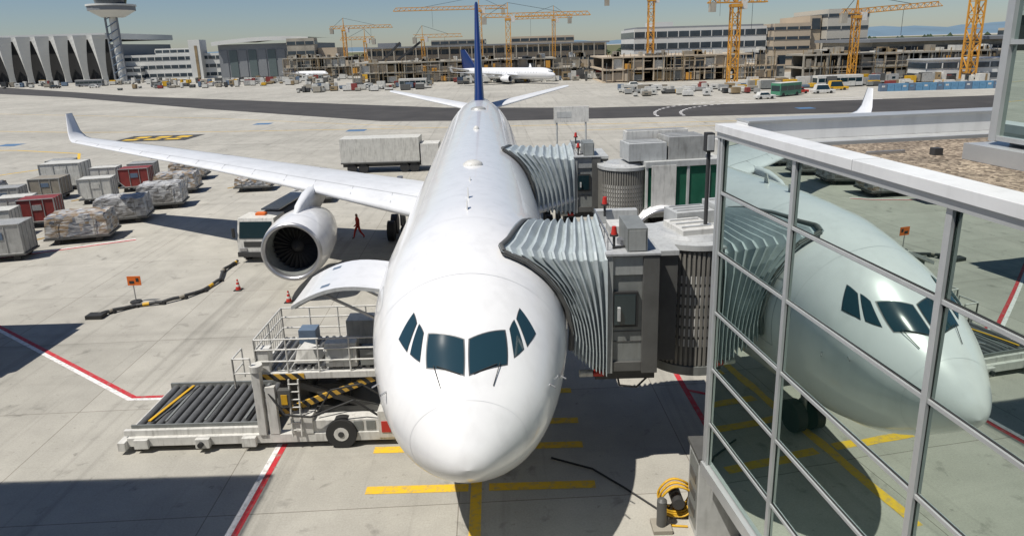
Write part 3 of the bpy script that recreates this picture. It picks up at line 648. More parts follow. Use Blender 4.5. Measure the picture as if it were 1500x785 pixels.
mb=MB(); mb.tube([(1.0,17.9,.03),(2.2,17.3,.03),(3.0,16.4,.03),(3.8,15.4,.03),(4.2,15.1,.1)],.03,BLACK,6); mb.done("ground_cable")

# ------------------------------------------------------------------ cargo loader
E=empty("cargo_loader"); mb=MB()
for y in (18.85,21.75): mb.box(-12.65,-4.0,y,y+.28,.22,.52,OFFW)
mb.box(-12.9,-12.655,18.7,22.15,.15,.45,OFFW); mb.box(-12.8,-8.2,18.98,19.1,.523,.72,OFFW)
mb.box(-12.6,-8.3,19.133,21.747,.35,.60,GREYD)
for x,yy in ((-12.4,18.75),(-10.4,18.7),(-8.9,18.7)): mb.box(x,x+.45,yy,18.847,.18,.5,OFFW)
mb.cyl((-10.2,18.69,.34),(-10.2,18.60,.34),.09,BLACK,12)
mb.box(-7.2,-4.503,18.9,21.9,.525,.95,OFFW); mb.box(-4.5,-3.9,18.83,22.1,.3,1.25,OFFW); mb.box(-7.3,-6.6,18.83,19.3,.528,1.15,OFFW)
for x in (-5.3,-4.9): mb.box(x,x+.3,18.88,18.898,.58,.9,GREY)
mb.box(-4.40,-4.1,18.81,18.828,.5,.9,RED)
mb.box(-8.35,-8.1,18.8,19.05,.53,2.75,OFFW); mb.cyl((-8.22,18.93,2.752),(-8.22,18.93,2.95),.2,OFFW,16); mb.box(-8.0,-7.7,18.84,19.0,.53,2.2,OFFW)
mb.box(-7.6,-7.2,18.80,19.0,1.5,2.1,GREYD); mb.box(-7.5,-7.3,18.78,18.798,1.6,1.95,YEL)
mb.done("chassis",E,bevel=.015)
mb=MB(); x=-12.4
while x<-8.4: mb.cyl((x,19.16,.72),(x,21.72,.72),.12,ROLL,12); x+=.31
mb.box(-12.6,-8.3,19.10,19.15,.61,.84,GREY); mb.box(-12.6,-8.3,21.72,21.8,.61,.90,GREY)
for x in (-11.6,-10.3,-9.0): mb.box(x,x+.07,19.3,21.6,.80,.86,GREY)
mb.beam((-12.1,19.3,.86),(-11.7,21.6,.86),.10,YEL,.03); mb.beam((-11.9,19.3,.86),(-11.5,21.6,.86),.06,GREYD,.03)
mb.done("roller_deck",E)
mb=MB()
for y in (18.95,21.6): mb.cyl((-5.7,y-.18,.5),(-5.7,y+.2,.5),.50,BLACK,28); mb.cyl((-5.7,y-.19,.5),(-5.7,y-.181,.5),.24,OFFW,16); mb.cyl((-5.7,y-.21,.5),(-5.7,y-.191,.5),.1,DARK,12)
mb.cyl((-12.0,19.2,.2),(-12.0,19.5,.2),.2,BLACK,16); mb.cyl((-12.0,21.3,.2),(-12.0,21.6,.2),.2,BLACK,16)
mb.done("wheels",E)
mb=MB()
for y in (19.25,21.55):
    mb.beam((-7.9,y,1.0),(-4.4,y,2.3),.10,HAZ,.2); mb.beam((-4.4,y+.12,1.0),(-7.9,y+.12,2.3),.10,GREYD,.2)
mb.box(-6.6,-4.2,19.4,21.5,.953,1.15,GREYD); mb.cyl((-6.8,20.2,1.0),(-5.4,20.2,2.2),.09,STEEL,12)
mb.box(-7.8,-6.9,19.6,21.3,1.0,1.9,GREYD); mb.box(-6.7,-5.6,19.9,21.2,1.16,1.7,DARK)
mb.done("scissor_lift",E)
mb=MB()
mb.box(-8.35,-3.95,19.15,21.85,2.3,2.52,OFFW); mb.box(-8.2,-6.8,19.12,19.148,2.3,2.5,HAZ)
x=-8.15
while x<-4.3: mb.cyl((x,19.35,2.57),(x,21.65,2.57),.07,ROLL,10); x+=.24
mb.box(-8.3,-7.9,19.2,19.6,2.523,3.3,OFFW); mb.box(-6.1,-5.1,19.25,19.75,2.64,3.45,OFFW); mb.box(-6.0,-5.2,19.23,19.248,2.8,3.3,GREYL); mb.box(-7.5,-6.9,21.0,21.5,2.64,3.15,MUTB)
mb.box(-5.0,-4.5,19.3,19.7,2.64,3.2,GREY); mb.box(-5.8,-4.4,20.9,21.6,2.64,3.5,CONTW); mb.hexa([(-7.2,19.5,2.64),(-6.4,19.5,2.64),(-6.4,20.2,2.64),(-7.2,20.2,2.64),(-7.1,19.6,3.1),(-6.6,19.55,3.2),(-6.5,20.1,3.0),(-7.0,20.1,3.15)],OFFW)
mb.done("lift_platform",E,bevel=.015)
mb=MB()
def rail(pts,zs_,m=OFFW,post=.9,r=.028):
    for a_,b_ in zip(pts[:-1],pts[1:]):
        a_=Vector(a_);b_=Vector(b_); n=max(1,int((b_-a_).length/post))
        for z in zs_: mb.cyl(a_+Vector((0,0,z)),b_+Vector((0,0,z)),r,m,6)
        for i in range(n+1): p=a_.lerp(b_,i/n); mb.cyl(p,p+Vector((0,0,max(zs_))),r,m,6)
rail([(-4.3,19.18,2.52),(-8.3,19.18,2.52),(-8.3,21.8,2.52),(-4.3,21.8,2.52)],(.4,.8,1.15))
rail([(-8.35,18.85,2.2),(-8.9,18.85,2.2),(-8.9,19.6,2.2)],(.5,1.0))
for x in (-7.15,-6.85): mb.cyl((x-.1,18.75,.5),(x-.1,18.95,2.4),.03,OFFW,6)
for i in range(7): mb.cyl((-7.27,18.78+.02*i,.7+.26*i),(-6.93,18.78+.02*i,.7+.26*i),.022,OFFW,6)
for i in range(14): mb.cyl((-8.3+.0,19.3+i*.18,2.55),(-8.3,19.3+i*.18,3.65),.012,GREYL,4)
mb.tube([(-8.0,18.9,2.1),(-7.4,18.7,1.3),(-6.6,18.7,1.2),(-5.2,18.8,1.7),(-4.4,18.9,1.0)],.035,BLACK,6)
mb.tube([(-6.5,19.0,1.1),(-6.0,19.1,1.9),(-5.0,19.1,2.1),(-4.3,19.1,1.6)],.03,BLACK,6)
mb.done("railings",E)

# ------------------------------------------------------------------ people
def person(name,loc,rot,joints,edges,radii,topm,legm):
    me=bpy.data.meshes.new(name); me.from_pydata([Vector(j) for j in joints],edges,[]); ob=bpy.data.objects.new(name+"_tmp",me); COL.objects.link(ob)
    ob.modifiers.new("s",'SKIN')
    for i,r in enumerate(radii): me.skin_vertices[0].data[i].radius=(r,r)
    me.skin_vertices[0].data[0].use_root=True
    ob.modifiers.new("ss",'SUBSURF').levels=2
    dg=bpy.context.evaluated_depsgraph_get(); m2=bpy.data.meshes.new_from_object(ob.evaluated_get(dg)); bpy.data.objects.remove(ob)
    for m in (topm,legm,SKIN,HAIR,BLACK): m2.materials.append(m)
    hd=Vector(joints[4]); hands=[Vector(joints[k]) for k in (8,12)]
    for p in m2.polygons:
        c=p.center; p.use_smooth=True
        if (c-hd).length<.17 and c.z>hd.z-.13: p.material_index=3 if (c.z>hd.z+.05 or c.y>hd.y+.03) else 2
        elif min((c-h).length for h in hands)<.09: p.material_index=2
        elif c.z<.10: p.material_index=4
        elif c.z<.92: p.material_index=1
        else: p.material_index=0
    o=bpy.data.objects.new(name,m2); COL.objects.link(o); o.location=loc; o.rotation_euler[2]=rot; return o
J=[(0,0,.95),(0,0,1.15),(0,-.02,1.40),(0,-.03,1.52),(0,-.05,1.66), (-.19,-.01,1.40),(-.27,.08,1.14),(-.27,-.0,.92),(-.26,-.06,.82), (.19,-.01,1.40),(.27,-.12,1.15),(.26,-.30,.98),(.25,-.38,.94),
   (-.10,0,.90),(-.11,-.20,.52),(-.11,-.30,.09),(-.11,-.44,.04), (.10,0,.90),(.11,.10,.50),(.11,.36,.14),(.11,.28,.03),(0,-.05,1.75)]
Ed=[(0,1),(1,2),(2,3),(3,4),(4,21),(2,5),(5,6),(6,7),(7,8),(2,9),(9,10),(10,11),(11,12),(0,13),(13,14),(14,15),(15,16),(0,17),(17,18),(18,19),(19,20)]
R=[.15,.14,.17,.065,.105,.085,.055,.043,.035,.085,.055,.043,.035,.10,.075,.055,.04,.10,.075,.055,.04,.07]
person("ground_worker",(-10.5,43.1,0),math.radians(-60),J,Ed,R,REDW,REDW)

# ------------------------------------------------------------------ cones, sign, hose
for x,y in ((-15,33.7),(-11.6,31.7)):
    mb=MB(); mb.box(x-.2,x+.2,y-.2,y+.2,.0,.04,BLACK)
    for z0,z1,m_ in ((.041,.22,RED),(.22,.34,OFFW),(.34,.46,RED),(.46,.52,OFFW),(.52,.62,RED)): mb.cyl((x,y,z0),(x,y,z1),.15-.19*z0,m_,16,r2=.15-.19*z1,cap=(z1>.6))
    mb.done("traffic_cone")
mb=MB(); mb.cyl((-19.8,32.32,0.08),(-19.8,32.32,1.2),.03,STEEL,8); mb.cyl((-19.8,32.3,0),(-19.8,32.3,.08),.28,BLACK,16); mb.box(-20.05,-19.35,32.26,32.285,.95,1.45,ORG); mb.box(-19.95,-19.7,32.25,32.259,1.05,1.2,BLACK); mb.box(-19.6,-19.45,32.25,32.259,1.15,1.35,BLACK); mb.done("warning_sign",bevel=.003)
mb=MB(); pts=[(-20.6,30.4),(-20.2,30.9),(-19.4,31.6),(-18.2,31.9),(-17.4,32.6),(-16.8,33.6),(-16.6,35.2),(-17.1,36.8),(-17.0,38.0),(-16.9,38.6)]
P3=[]
for i in range(len(pts)-1):
    for k in range(4): t=k/4; P3.append((pts[i][0]*(1-t)+pts[i+1][0]*t,pts[i][1]*(1-t)+pts[i+1][1]*t,.14+.03*math.sin(i*2+k)))
for i,(a_,b_) in enumerate(zip(P3[:-1],P3[1:])): mb.cyl(a_,b_,.09,(DARK,CONTB,BLACK,YEL)[(i*7)%4 if i%3==0 else 0],10)
for i in range(0,len(P3),4): mb.box(P3[i][0]-.14,P3[i][0]+.14,P3[i][1]-.1,P3[i][1]+.1,0,.12,BLACK)
mb.box(-21.1,-20.3,30.1,30.6,0,.2,BLACK); mb.done("air_hose")

# ------------------------------------------------------------------ cargo
def dolly(mb,w_,d_):
    mb.box(-w_/2-.1,w_/2+.1,-d_/2-.05,d_/2+.05,.38,.50,GREYD)
    for sx in (-1,1):
        for sy in (-1,1): mb.cyl((sx*w_*.33,sy*(d_/2-.15)-.07,.2),(sx*w_*.33,sy*(d_/2-.15)+.07,.2),.2,BLACK,14)
    mb.beam((-w_/2,0,.4),(-w_/2-1.0,0,.25),.06,YEL)
def uld(x,y,rot,w_,d_,h,mat):
    mb=MB(); dolly(mb,w_,d_); z=.52
    prof=[(-w_/2+.45,z),(w_/2-.02,z),(w_/2-.02,z+h),(-w_/2,z+h),(-w_/2,z+.5)]
    A=[(p[0],-d_/2,p[1]) for p in prof]; Bq=[(p[0],d_/2,p[1]) for p in prof]; n=5
    mb.add(A+Bq,[tuple(range(n)),tuple(range(2*n-1,n-1,-1))]+[(i,(i+1)%n,n+(i+1)%n,n+i) for i in range(n)],mat)
    for sy in (-1,1):
        yy=sy*(d_/2+.015)
        for (a_,b_) in ((prof[0],prof[1]),(prof[1],prof[2]),(prof[2],prof[3]),(prof[3],prof[4]),(prof[4],prof[0])): mb.beam((a_[0],yy,a_[1]),(b_[0],yy,b_[1]),.07,CONTG,.07)
        for k in (.33,.66): mb.beam((-w_/2+w_*k+.1,yy,z+.05),(-w_/2+w_*k+.1,yy,z+h-.05),.05,CONTG)
        mb.box(-w_*.1,w_*.15,min(yy,yy+sy*.02),max(yy,yy+sy*.02),z+h*.5,z+h*.75,random.choice((CONTW,MUTB,CONTG)))
    for k in (-.3,0,.3): mb.box(w_/2-.02,w_/2+.02,k*d_-.03,k*d_+.03,z,z+h,CONTG)
    return mb.done("cargo_container",loc=(x,y,0),rot=rot,bevel=.02)
def pallet(x,y,rot,w_,d_,h,mat):
    mb=MB(); dolly(mb,w_,d_); mb.box(-w_/2,w_/2,-d_/2,d_/2,.52,.58,CONTG)
    n=9; rnd=random.Random(int(x*10)); bumps={}
    def pt(u,v,wz):
        X=(u-.5)*w_*(1-.08*wz**2); Y=(v-.5)*d_*(1-.08*wz**2); Zz=.58+h*wz
        k=(round(X,2),round(Y,2),round(Zz,2))
        if k not in bumps: bumps[k]=(rnd.uniform(-.04,.04),rnd.uniform(-.04,.04),rnd.uniform(-.12,.06) if wz>.9 else rnd.uniform(-.02,.02))
        b=bumps[k]; return (X+b[0],Y+b[1],Zz+b[2])
    R_=range(n+1)
    ring=[(i/n,0) for i in range(n)]+[(1,i/n) for i in range(n)]+[(1-i/n,1) for i in range(n)]+[(0,1-i/n) for i in range(n)]
    mb.grid([[pt(u,v,k/5) for u,v in ring] for k in range(6)],mat,False,True)
    mb.grid([[pt(i/n,j/n,1) for j in R_] for i in R_],mat,False)
    for k in (-.3,.3): mb.beam((k*w_,-d_/2-.05,.6),(k*w_,-d_/2-.02,.58+h*.95),.04,CONTB,.02)
    return mb.done("cargo_pallet",loc=(x,y,0),rot=rot)
rz=math.radians
uld(-43.8,64,rz(8),3.6,2.4,2.1,CONTW); uld(-47.5,69,rz(8),2.4,1.6,1.6,CONTG); pallet(-47,57.5,rz(10),3.0,2.4,1.4,WRAP1); uld(-42.2,59.2,rz(8),2.6,2,1.5,CONTB)
uld(-36.6,57.2,rz(14),2.6,1.7,1.7,CONTW); uld(-35.8,62,rz(12),2.6,1.7,1.7,REDC); uld(-37,65.5,rz(12),2.4,1.6,1.6,CONTG); uld(-39.6,63.5,rz(10),2.4,1.6,1.6,CONTW)
pallet(-31.2,60.5,rz(10),3.6,2.4,1.3,WRAP1); pallet(-33.2,67,rz(10),3.4,2.4,1.3,WRAP1); pallet(-29.6,54.6,rz(14),3.4,2.4,1.5,WRAP2); pallet(-30.3,50.0,rz(16),3.6,2.4,1.4,WRAP2)
uld(-36.2,49.3,rz(15),2.5,1.7,1.7,REDC); uld(-38.9,50.5,rz(15),2.4,1.6,1.6,CONTW); pallet(-30.4,45.0,rz(14),3.9,2.5,1.45,WRAP1); uld(-32.8,40.8,rz(12),2.9,1.8,1.9,CONTG); uld(-37.2,46.0,rz(14),2.6,1.7,1.6,CONTW); uld(-39.8,44.5,rz(14),2.4,1.6,1.6,CONTG); uld(-36.6,42.6,rz(14),2.4,1.6,1.4,CONTB)
uld(-41.5,48.2,rz(14),2.4,1.6,1.6,CONTW); uld(-44.5,52.5,rz(14),2.4,1.6,1.6,CONTG); uld(-43,55.0,rz(12),2.4,1.6,1.5,CONTG)
pallet(-24.0,60.6,rz(5),3.2,2.2,.7,WRAP1); pallet(-16.9,55,rz(5),3.2,2.2,.7,WRAP2)

# ------------------------------------------------------------------ vehicles
def truck(name,x,y,rot,body,blen,bh,bw=2.4,cabm=None):
    cabm=cabm or OFFW; mb=MB()
    mb.box(-bw/2,bw/2,0,1.9,.55,1.5,cabm)
    mb.hexa([(-bw/2,0,1.503),(bw/2,0,1.503),(bw/2,1.9,1.503),(-bw/2,1.9,1.503),(-bw/2+.08,.25,2.75),(bw/2-.08,.25,2.75),(bw/2-.08,1.85,2.75),(-bw/2+.08,1.85,2.75)],cabm)
    mb.hexa([(-bw/2+.15,-.03,1.55),(bw/2-.15,-.03,1.55),(bw/2-.15,.03,1.55),(-bw/2+.15,.03,1.55),(-bw/2+.2,.17,2.55),(bw/2-.2,.17,2.55),(bw/2-.2,.24,2.55),(-bw/2+.2,.24,2.55)],GLASSD)
    for sx in (-1,1):
        mb.box(min(sx*bw/2,sx*(bw/2+.02)),max(sx*bw/2,sx*(bw/2+.02)),.45,1.5,1.6,2.3,GLASSD); mb.box(sx*(bw/2+.15)-.08,sx*(bw/2+.15)+.08,-.1,0,1.6,2.2,BLACK)
        mb.box(sx*.85-.22,sx*.85+.22,-.05,0.0,.75,.95,STEEL)
        for yy in (.9,1.9+blen*.7,1.9+blen*.88): mb.cyl((sx*(bw/2-.35),yy,.5),(sx*(bw/2+.01),yy,.5),.5,BLACK,20); mb.cyl((sx*(bw/2+.011),yy,.5),(sx*(bw/2+.02),yy,.5),.2,STEEL,12)
    mb.box(-bw/2-.01,bw/2+.01,-.12,-.005,.4,.7,DARK); mb.box(-.8,.8,-.02,-.004,1.0,1.35,DARK)
    mb.box(-bw/2+.3,bw/2-.3,1.9,2+blen,.56,.85,DARK)
    if body=='tank': mb.revolve((0,2.1,1.75),(0,1,0),[(0,.02),(.05,.9),(.2,1.0),(blen-.4,1.0),(blen-.2,.9),(blen-.15,.02)],DARK,28); mb.box(-.6,.6,2.4,blen+1.4,2.72,2.82,GREYL); mb.box(-.3,.3,.9,1.3,2.755,2.9,ORG)
    return mb.done(name,loc=(x,y,0),rot=rot,bevel=.03)
truck("fuel_truck",-15.6,38.4,rz(-4),'tank',6,2)
mb=MB(); mb.box(-17.6,-9.4,67.4,70,1.1,3.6,CONTW); mb.box(-17.6,-9.4,67.3,67.4,1.0,1.15,GREYD)
for x in (-16.5,-15.3,-11,-10): mb.cyl((x,67.4,.5),(x,67.8,.5),.5,BLACK,18)
mb.box(-9.3,-7.4,67.5,69.8,.6,2.9,OFFW); mb.box(-7.42,-7.38,67.8,69.5,1.7,2.6,GLASSD); mb.box(-17.5,-9.4,67.82,69.6,.6,1.0,DARK); mb.done("catering_truck",bevel=.05)
def bus(x,y,rot,L_,m,h=2.9):
    mb=MB(); mb.box(-L_/2,L_/2,-1.25,1.25,.35,h,m)
    mb.box(-L_/2+.3,L_/2-.3,-1.27,1.27,1.3,h-.6,GLASSD); mb.box(-L_/2-.02,L_/2+.02,-1.1,1.1,1.2,h-.5,GLASSD); mb.box(-L_/2+.05,L_/2-.05,-1.2,1.2,h+.002,h+.06,OFFW)
    for k in (-.35,.3):
        for s_ in (-1,1): mb.cyl((k*L_,s_*1.1,.45),(k*L_,s_*1.28,.45),.45,BLACK,14)
    n=int(L_/1.8)
    for i in range(1,n): mb.box(-L_/2+i*L_/n-.05,-L_/2+i*L_/n+.05,-1.28,1.28,1.3,h-.6,m)
    return mb.done("apron_bus",loc=(x,y,0),rot=rot,bevel=.08)
def car(x,y,rot,m,name="service_car",L_=4.3,h=1.5):
    mb=MB(); mb.box(-L_/2,L_/2,-.85,.85,.3,.85,m)
    mb.hexa([(-L_/2+.5,-.8,.853),(L_/2-1.1,-.8,.853),(L_/2-1.1,.8,.853),(-L_/2+.5,.8,.853),(-L_/2+.8,-.65,h),(L_/2-1.7,-.65,h),(L_/2-1.7,.65,h),(-L_/2+.8,.65,h)],m)
    mb.hexa([(-L_/2+.65,-.82,.9),(L_/2-1.25,-.82,.9),(L_/2-1.25,.82,.9),(-L_/2+.65,.82,.9),(-L_/2+.85,-.68,h-.1),(L_/2-1.7,-.68,h-.1),(L_/2-1.7,.68,h-.1),(-L_/2+.85,.68,h-.1)],GLASSD)
    for k in (-.3,.3):
        for s_ in (-1,1): mb.cyl((k*L_,s_*.7,.32),(k*L_,s_*.88,.32),.32,BLACK,14)
    return mb.done(name,loc=(x,y,0),rot=rot,bevel=.06)
bus(61,146,rz(30),7,BUSG); bus(83,168,rz(5),12,OFFW); bus(-187,300,rz(10),11,HANG); bus(-31,218,0,9,CONTW)
car(54,140,rz(10),OFFW); car(66,151,rz(20),RED); car(-176,285,0,OFFW); car(-196,290,0,DARK); car(71,150,0,OFFW,L_=5,h=2); car(-47,225,0,OFFW); car(36,190,0,OFFW)
car(78,158,0,YEL,L_=5,h=2.2)

def cluster(name,x0,x1,y0,y1,n,seed,hmax=2.2):
    r=random.Random(seed); mb=MB(); ms=[CONTW,CONTG,CONTG,CONTB,OFFW,OFFW,GREYD,GREY,CONTW,SCAF,DARK,CONC,MUTB,CONTW,REDC,YEL]
    for i in range(n):
        x=r.uniform(x0,x1);y=r.uniform(y0,y1);w_=r.uniform(.7,3.2);d_=r.uniform(.8,1.6);h=r.uniform(.4,hmax); m=r.choice(ms)
        mb.box(x,x+w_,y,y+d_,.3,h+.3,m); mb.box(x+.1,x+w_-.1,y+.1,y+d_-.1,0,.3,BLACK)
        if r.random()<.3: mb.box(x+w_*.2,x+w_*.6,y-.02,y+d_+.02,h*.6,h*.85,GLASSD)
    mb.done(name)
cluster("parked_baggage_carts",-150,-70,255,310,150,1); cluster("parked_baggage_carts",-70,-25,205,235,70,2); cluster("parked_baggage_carts",28,60,150,182,70,3,1.4); cluster("construction_material",60,120,166,178,110,4,2.5); cluster("construction_material",-20,60,228,245,140,5,3.0)
cluster("parked_baggage_carts",-240,-150,300,330,60,6)
mb=MB()
for i in range(26): mb.box(84+i*1.6,84+i*1.6+1.5,150,151,.0,1.7,BLUEF if i%4 else MUTB); mb.box(84+i*1.6+.3,84+i*1.6+1.0,149.98,149.998,.9,1.3,OFFW if i%3==0 else BLUEF)
mb.done("blue_site_fence")

# ------------------------------------------------------------------ background buildings
def block(mb,x0,x1,y0,y1,z0,z1,m,bands=0,bm=None,frac=.5):
    mb.box(x0,x1,y0,y1,z0,z1,m)
    if bands:
        hh=(z1-z0)/bands
        for k in range(bands):
            za=z0+hh*(k+.5-frac/2); zb=za+hh*frac
            mb.box(x0-.15,x1+.15,y0-.15,y1-.1,za,zb,bm or WINB)
            n=max(2,int((x1-x0)/4))
            for i in range(n+1):
                xx=x0+(x1-x0)*i/n; mb.box(xx-.15,xx+.15,y0-.2,y0-.155,za,zb,m)
E=empty("hangar_row"); mb=MB(); mb.box(-420,-208,354,420,0,19,HANG); mb.box(-420,-206,350,420,21.5,24.5,BWHITE); mb.done("hangar_body",E)
mb=MB()
for i in range(20):
    cx=-209-i*9.6
    rows=[]
    for k in range(13):
        t=k/12; z=23.5*t; hw=1.6+3.3*abs(t-.15)**1.5*1.3; rows.append([(cx-hw,349-2*t,z),(cx,347-3.5*t,z),(cx+hw,349-2*t,z)])
    mb.grid(rows,BWHITE,False)
mb.box(-420,-206,352,353,0,21.5,BLACK)
mb.done("curved_columns",E,recalc=False)
E=empty("control_tower"); mb=MB(); tx,ty=-190,332
mb.cyl((tx,ty,0),(tx,ty,37),1.9,BWHITE,16)
for sx in (-1,1): mb.beam((tx+sx*2.8,ty-2,0),(tx+sx*2.8,ty-2,33),.7,HANG)
for k in range(9): mb.beam((tx-2.8,ty-2.3,3.6*k+1),(tx+2.8,ty-2.3,3.6*k+4),.35,MUTB)
mb.cyl((tx,ty,31),(tx,ty,34),5,BWHITE,20,r2=10); mb.cyl((tx,ty,34.01),(tx,ty,36),10.3,HANG,20); mb.cyl((tx,ty,36.01),(tx,ty,36.8),10.8,BWHITE,20)
mb.cyl((tx,ty,36.81),(tx,ty,41),6.5,WINB,16,r2=7.5); mb.cyl((tx,ty,41.01),(tx,ty,42.5),8,BWHITE,16); mb.cyl((tx,ty,42.5),(tx,ty,55),.4,STEEL,6)
mb.done("tower_body",E)
mb=MB(); block(mb,-205,-152,362,395,0,13,BWHITE,3,frac=.4); block(mb,-215,-195,358,361.7,0,7,BWHITE,2); mb.box(-168,-162,358,366,0,20,BWHITE); mb.box(-165,-163.6,357.8,358,0,17,SCAF); block(mb,-190,-170,366,380,13.01,16,BWHITE,1); mb.done("cargo_office_building")
E=empty("maintenance_hangar"); mb=MB(); mb.box(-150,-104,352,410,0,17,HANG)
arcp=[(-152+50*i/12,17.2+3.2*math.sin(math.pi*(.12+.6*i/12))) for i in range(13)]
mb.grid([[(x,349,z_-2),(x,349,z_),(x,412,z_)] for x,z_ in arcp],BWHITE,False)
for i in range(9): mb.box(-149.5+i*5,-145.5+i*5,351.7,351.99,.5,14,M("hangar_door",(.10,.13,.13),.5) if i%2 else HANG)
mb.done("hangar_body",E,recalc=False)
mb=MB(); block(mb,-112,-98,345,351,0,19,CONC,4,frac=.35); mb.box(-97.8,-88,350,370,0,14,BEIGE); mb.done("concrete_office_building")
def frame(name,x0,x1,y0,y1,floors,fh,seed,m=CONC):
    r=random.Random(seed); mb=MB()
    for k in range(floors+1):
        e=x1-(r.uniform(0,.3)*(x1-x0) if k==floors else 0); mb.box(x0,e,y0,y1,k*fh-.0 if k else 0,k*fh+.45 if k else .1,m)
    n=int((x1-x0)/3.2); w_=(x1-x0)/n
    for i in range(n+1):
        x=x0+w_*i
        for k in range(floors):
            mb.box(x-.2,x+.2,y0+.2,y0+.8,k*fh+.45,(k+1)*fh,m)
            if r.random()<.75: mb.box(x+.22,x+w_-.22,y0+.9,y0+1.1,k*fh+.45,(k+1)*fh-r.uniform(0,1.5),r.choice((CONCD,SCAF,BEIGE,BEIGE,CONC,WINB,GREY,CONTW)))
            if r.random()<.2: mb.box(x+.4,x+r.uniform(1,2.4),y0-.4,y0-.2,k*fh+.45,(k+1)*fh-r.uniform(.5,2),r.choice((SCAF,CONTW,CONTB,BEIGE,CRANEY)))
    mb.box(x0+1,x1-1,y1-3,y1-2,0,floors*fh,CONCD)
    for i in range(int((x1-x0)*.7)):
        x=r.uniform(x0,x1); mb.beam((x,y0-.6,0),(x,y0-.6,floors*fh+r.uniform(-2,2)),.12,r.choice((SCAF,GREY)))
        if i%2==0: z_=r.uniform(1,floors*fh); mb.beam((x,y0-.6,z_),(min(x+7,x1),y0-.6,z_),.12,r.choice((SCAF,BEIGE)))
    for i in range(int((x1-x0)*.4)):
        x=r.uniform(x0,x1-3); mb.box(x,x+r.uniform(.4,2.5),y0+2,y0+5,floors*fh+.45,floors*fh+.45+r.uniform(.4,1.8),r.choice((SCAF,CONC,CONTB,CONTW,CONCD)))
        x=r.uniform(x0,x1); mb.beam((x,y0+1.5,floors*fh),(x,y0+1.5,floors*fh+r.uniform(.8,2.2)),.15,SCAF)
    mb.done(name)
frame("terminal_under_construction",-58,30,250,275,2,3.6,11); frame("terminal_under_construction",30,85,212,245,2,3.8,12,BEIGE); frame("terminal_under_construction",84,150,190,203,2,3.6,13); frame("terminal_under_construction",150,230,185,202,2,3.8,14)
frame("parking_structure",-110,-66,330,360,2,4.5,15)
mb=MB(); block(mb,-62,44,300,330,0,12.6,BEIGE,3,frac=.5); mb.box(-63,45,298,332,12.61,13.3,HANG)
block(mb,-34,-10,304,325,13.31,15.6,CONC,1); block(mb,2,30,304,325,13.31,16.2,BEIGE,1,frac=.4); mb.box(-58,-50,304,320,13.31,15.0,HANG)
for i in range(22): xx=-60+i*4.9; mb.box(xx,xx+.5,297.3,297.9,0,12.6,CONC)
mb.done("distant_terminal_building")
mb=MB(); block(mb,48,98,256,285,0,17.0,BWHITE,4,frac=.5); mb.box(49,97,257,284,17.01,17.7,HANG); mb.box(56,64,262,275,17.71,19.5,BWHITE); mb.done("striped_office_building")
mb=MB(); block(mb,98.5,112,250,280,0,17.5,BEIGE,5,frac=.3); block(mb,112.3,116.5,252,280,0,20,BEIGE,0); mb.box(113,116,251.6,251.99,15,19,WINB); block(mb,117,132,248,278,0,22,M("pale_stucco",(.50,.47,.40),.8),5,frac=.25); mb.done("beige_office_building")
mb=MB(); block(mb,112,200,207,240,0,10.2,CONC,2,frac=.45); mb.box(110,202,205,242,10.21,11.2,HANG); mb.done("low_terminal_building")
mb=MB(); block(mb,110,135,176,184,0,5.5,BWHITE,2); mb.box(109.6,135.4,175.6,184.4,5.51,5.8,ROOFM); mb.done("site_office")
mb=MB(); block(mb,232,420,260,320,0,14,BEIGE,3); block(mb,-700,-430,380,440,0,14,HANG,2); mb.done("distant_building")

def crane(x,y,h,jib,cj,azd,w_=1.6,m=CRANEY,tilt=0):
    mb=MB(); n=max(4,int(h/(w_*1.3))); hw=w_/2
    t=.24*w_/1.6
    cs=[(-hw,-hw),(hw,-hw),(hw,hw),(-hw,hw)]
    for c in cs: mb.beam((c[0],c[1],0),(c[0],c[1],h),t,m)
    for k in range(n):
        z0=h*k/n; z1=h*(k+1)/n
        for i in range(4):
            a_=cs[i];b_=cs[(i+1)%4]
            if k%2: a_,b_=b_,a_
            mb.beam((*a_,z0),(*b_,z1),t*.55,m); mb.beam((*a_,z1),(*b_,z1),t*.5,m)
    mb.box(-hw*1.4,hw*1.4,-hw*1.4,hw*1.4,0,.8,CONC); mb.box(-hw*1.3,hw*1.3,-hw*1.3,hw*1.3,h,h+.8,m); mb.box(hw*1.31,hw*1.31+1.4,-1,1,h-.6,h+1.6,OFFW)
    d=Vector((math.cos(math.radians(azd)),math.sin(math.radians(azd)),0)); nrm=Vector((-d.y,d.x,0)); up=Vector((0,0,1)); O_=Vector((0,0,h+1.2)); dj=(d+up*tilt).normalized()
    def arm(d_,L_):
        k=int(L_/2.2)
        for o in (nrm*.6,-nrm*.6): mb.beam(O_+o,O_+o+d_*L_,t,m)
        mb.beam(O_+up*1.3,O_+up*1.3+d_*L_*.97,t,m)
        for i in range(k):
            p=O_+d_*(L_*i/k); q=O_+d_*(L_*(i+.5)/k)+up*1.3; r_=O_+d_*(L_*(i+1)/k)
            for o in (nrm*.6,-nrm*.6): mb.beam(p+o,q,t*.5,m); mb.beam(q,r_+o,t*.5,m)
    arm(dj,jib); arm(-d,cj)
    ap=O_+up*5.0; mb.beam(O_+nrm*.5,ap,t,m); mb.beam(O_-nrm*.5,ap,t,m)
    mb.beam(ap,O_+dj*jib*.65+up*1.3,.12,DARK); mb.beam(ap,O_-d*cj*.9,.12,DARK)
    p=O_-d*cj*.85; mb.beam(p-nrm*.1+up*.2,p-up*2.4,1.6,CONC)
    q=O_+dj*jib*.55; mb.beam(q,q-up*7,.08,DARK)
    mb.done("tower_crane",loc=(x,y,0))
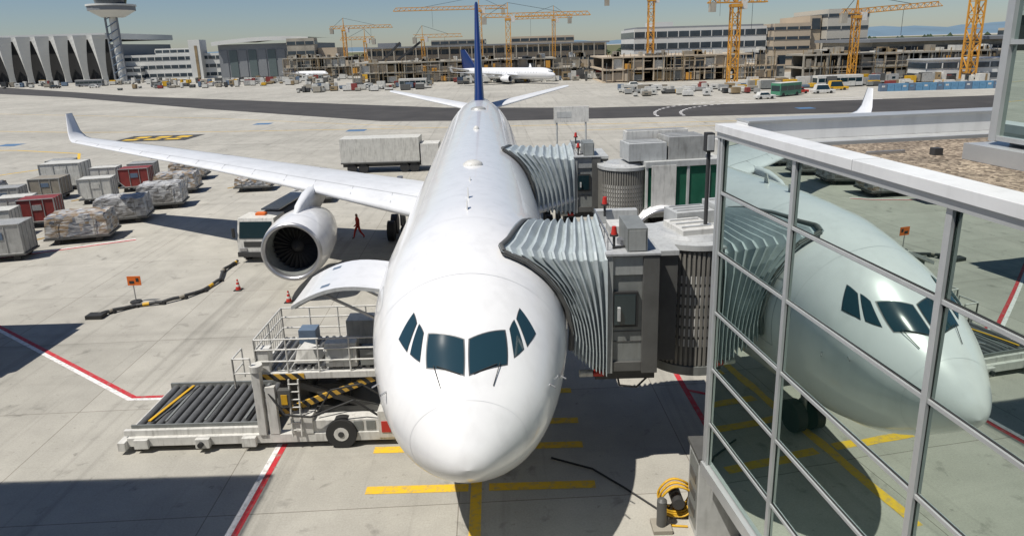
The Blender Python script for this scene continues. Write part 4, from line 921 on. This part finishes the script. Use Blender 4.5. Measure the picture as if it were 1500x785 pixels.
crane(-80,335,21.5,24,7,0); crane(-69,330,16,12,5,180,1.3); crane(-36,290,15.5,17,4,5,1.3)
crane(-11.5,290,26.5,36,12,182,1.8); crane(.5,247,21.2,30,10,2,1.7)
crane(52.5,248,26.5,46,19,2,2.0); crane(62,185,20.8,9,8,10,2.2); crane(96,187,17,28,5,14,1.6,tilt=.06); crane(118.5,172,40,30,10,60,2.4); crane(20,290,22,18,8,170,1.3)
mb=MB()
for x,y,l in ((-55,290,18),(-60,292,14)): mb.beam((x,y,2),(x+l,y,15),.9,DARK); mb.box(x-3,x+1,y-2,y+2,0,3,YEL)
mb.done("crawler_crane")
def trees():
    r=random.Random(5); mb=MB(); TM=M("foliage",(.035,.055,.022),.9,var=.5,scale=.3)
    for i in range(260):
        x=r.uniform(-620,620); y=r.uniform(440,470); h=r.uniform(7,12)
        mb.cyl((x,y,0),(x,y,h*.5),.4,CONCD,5,r2=.2)
        for k in range(7):
            c=Vector((x+r.uniform(-3,3),y+r.uniform(-3,3),h*r.uniform(.45,.9))); s_=r.uniform(1.3,2.8)
            pts=[c+Vector((math.cos(a_)*s_*r.uniform(.7,1.2),math.sin(a_)*s_*r.uniform(.7,1.2),0)) for a_ in [j*1.05 for j in range(6)]]
            mb.add(pts+[c+Vector((0,0,s_*r.uniform(.7,1.1))),c-Vector((0,0,s_*.7))],[(j,(j+1)%6,6) for j in range(6)]+[((j+1)%6,j,7) for j in range(6)],TM)
    mb.done("distant_treeline",recalc=False)
trees()
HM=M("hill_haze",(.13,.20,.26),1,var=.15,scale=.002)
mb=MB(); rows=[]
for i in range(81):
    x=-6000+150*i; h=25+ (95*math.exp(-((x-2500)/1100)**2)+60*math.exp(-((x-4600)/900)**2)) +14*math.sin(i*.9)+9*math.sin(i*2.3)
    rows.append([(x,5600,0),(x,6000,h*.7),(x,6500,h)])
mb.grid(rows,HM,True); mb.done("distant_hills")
mb=MB(); mb.box(4.6,8.2,68,68.3,4.6,6.2,OFFW); mb.box(4.9,6.4,67.98,67.999,5.1,5.7,GREYL)
for x in (4.9,7.9): mb.cyl((x,68.15,0),(x,68.15,4.6),.1,GREYL,8)
mb.done("stand_sign")
mb=MB(); mb.box(4.5,9,50,66,.3,.5,GREYL)
for k in range(9): mb.box(4.4,4.498,50+k*2,50.1+k*2,0,1.4,YEL)
mb.box(6,8,55,60,.503,2.2,OFFW); mb.done("ground_power_equipment")
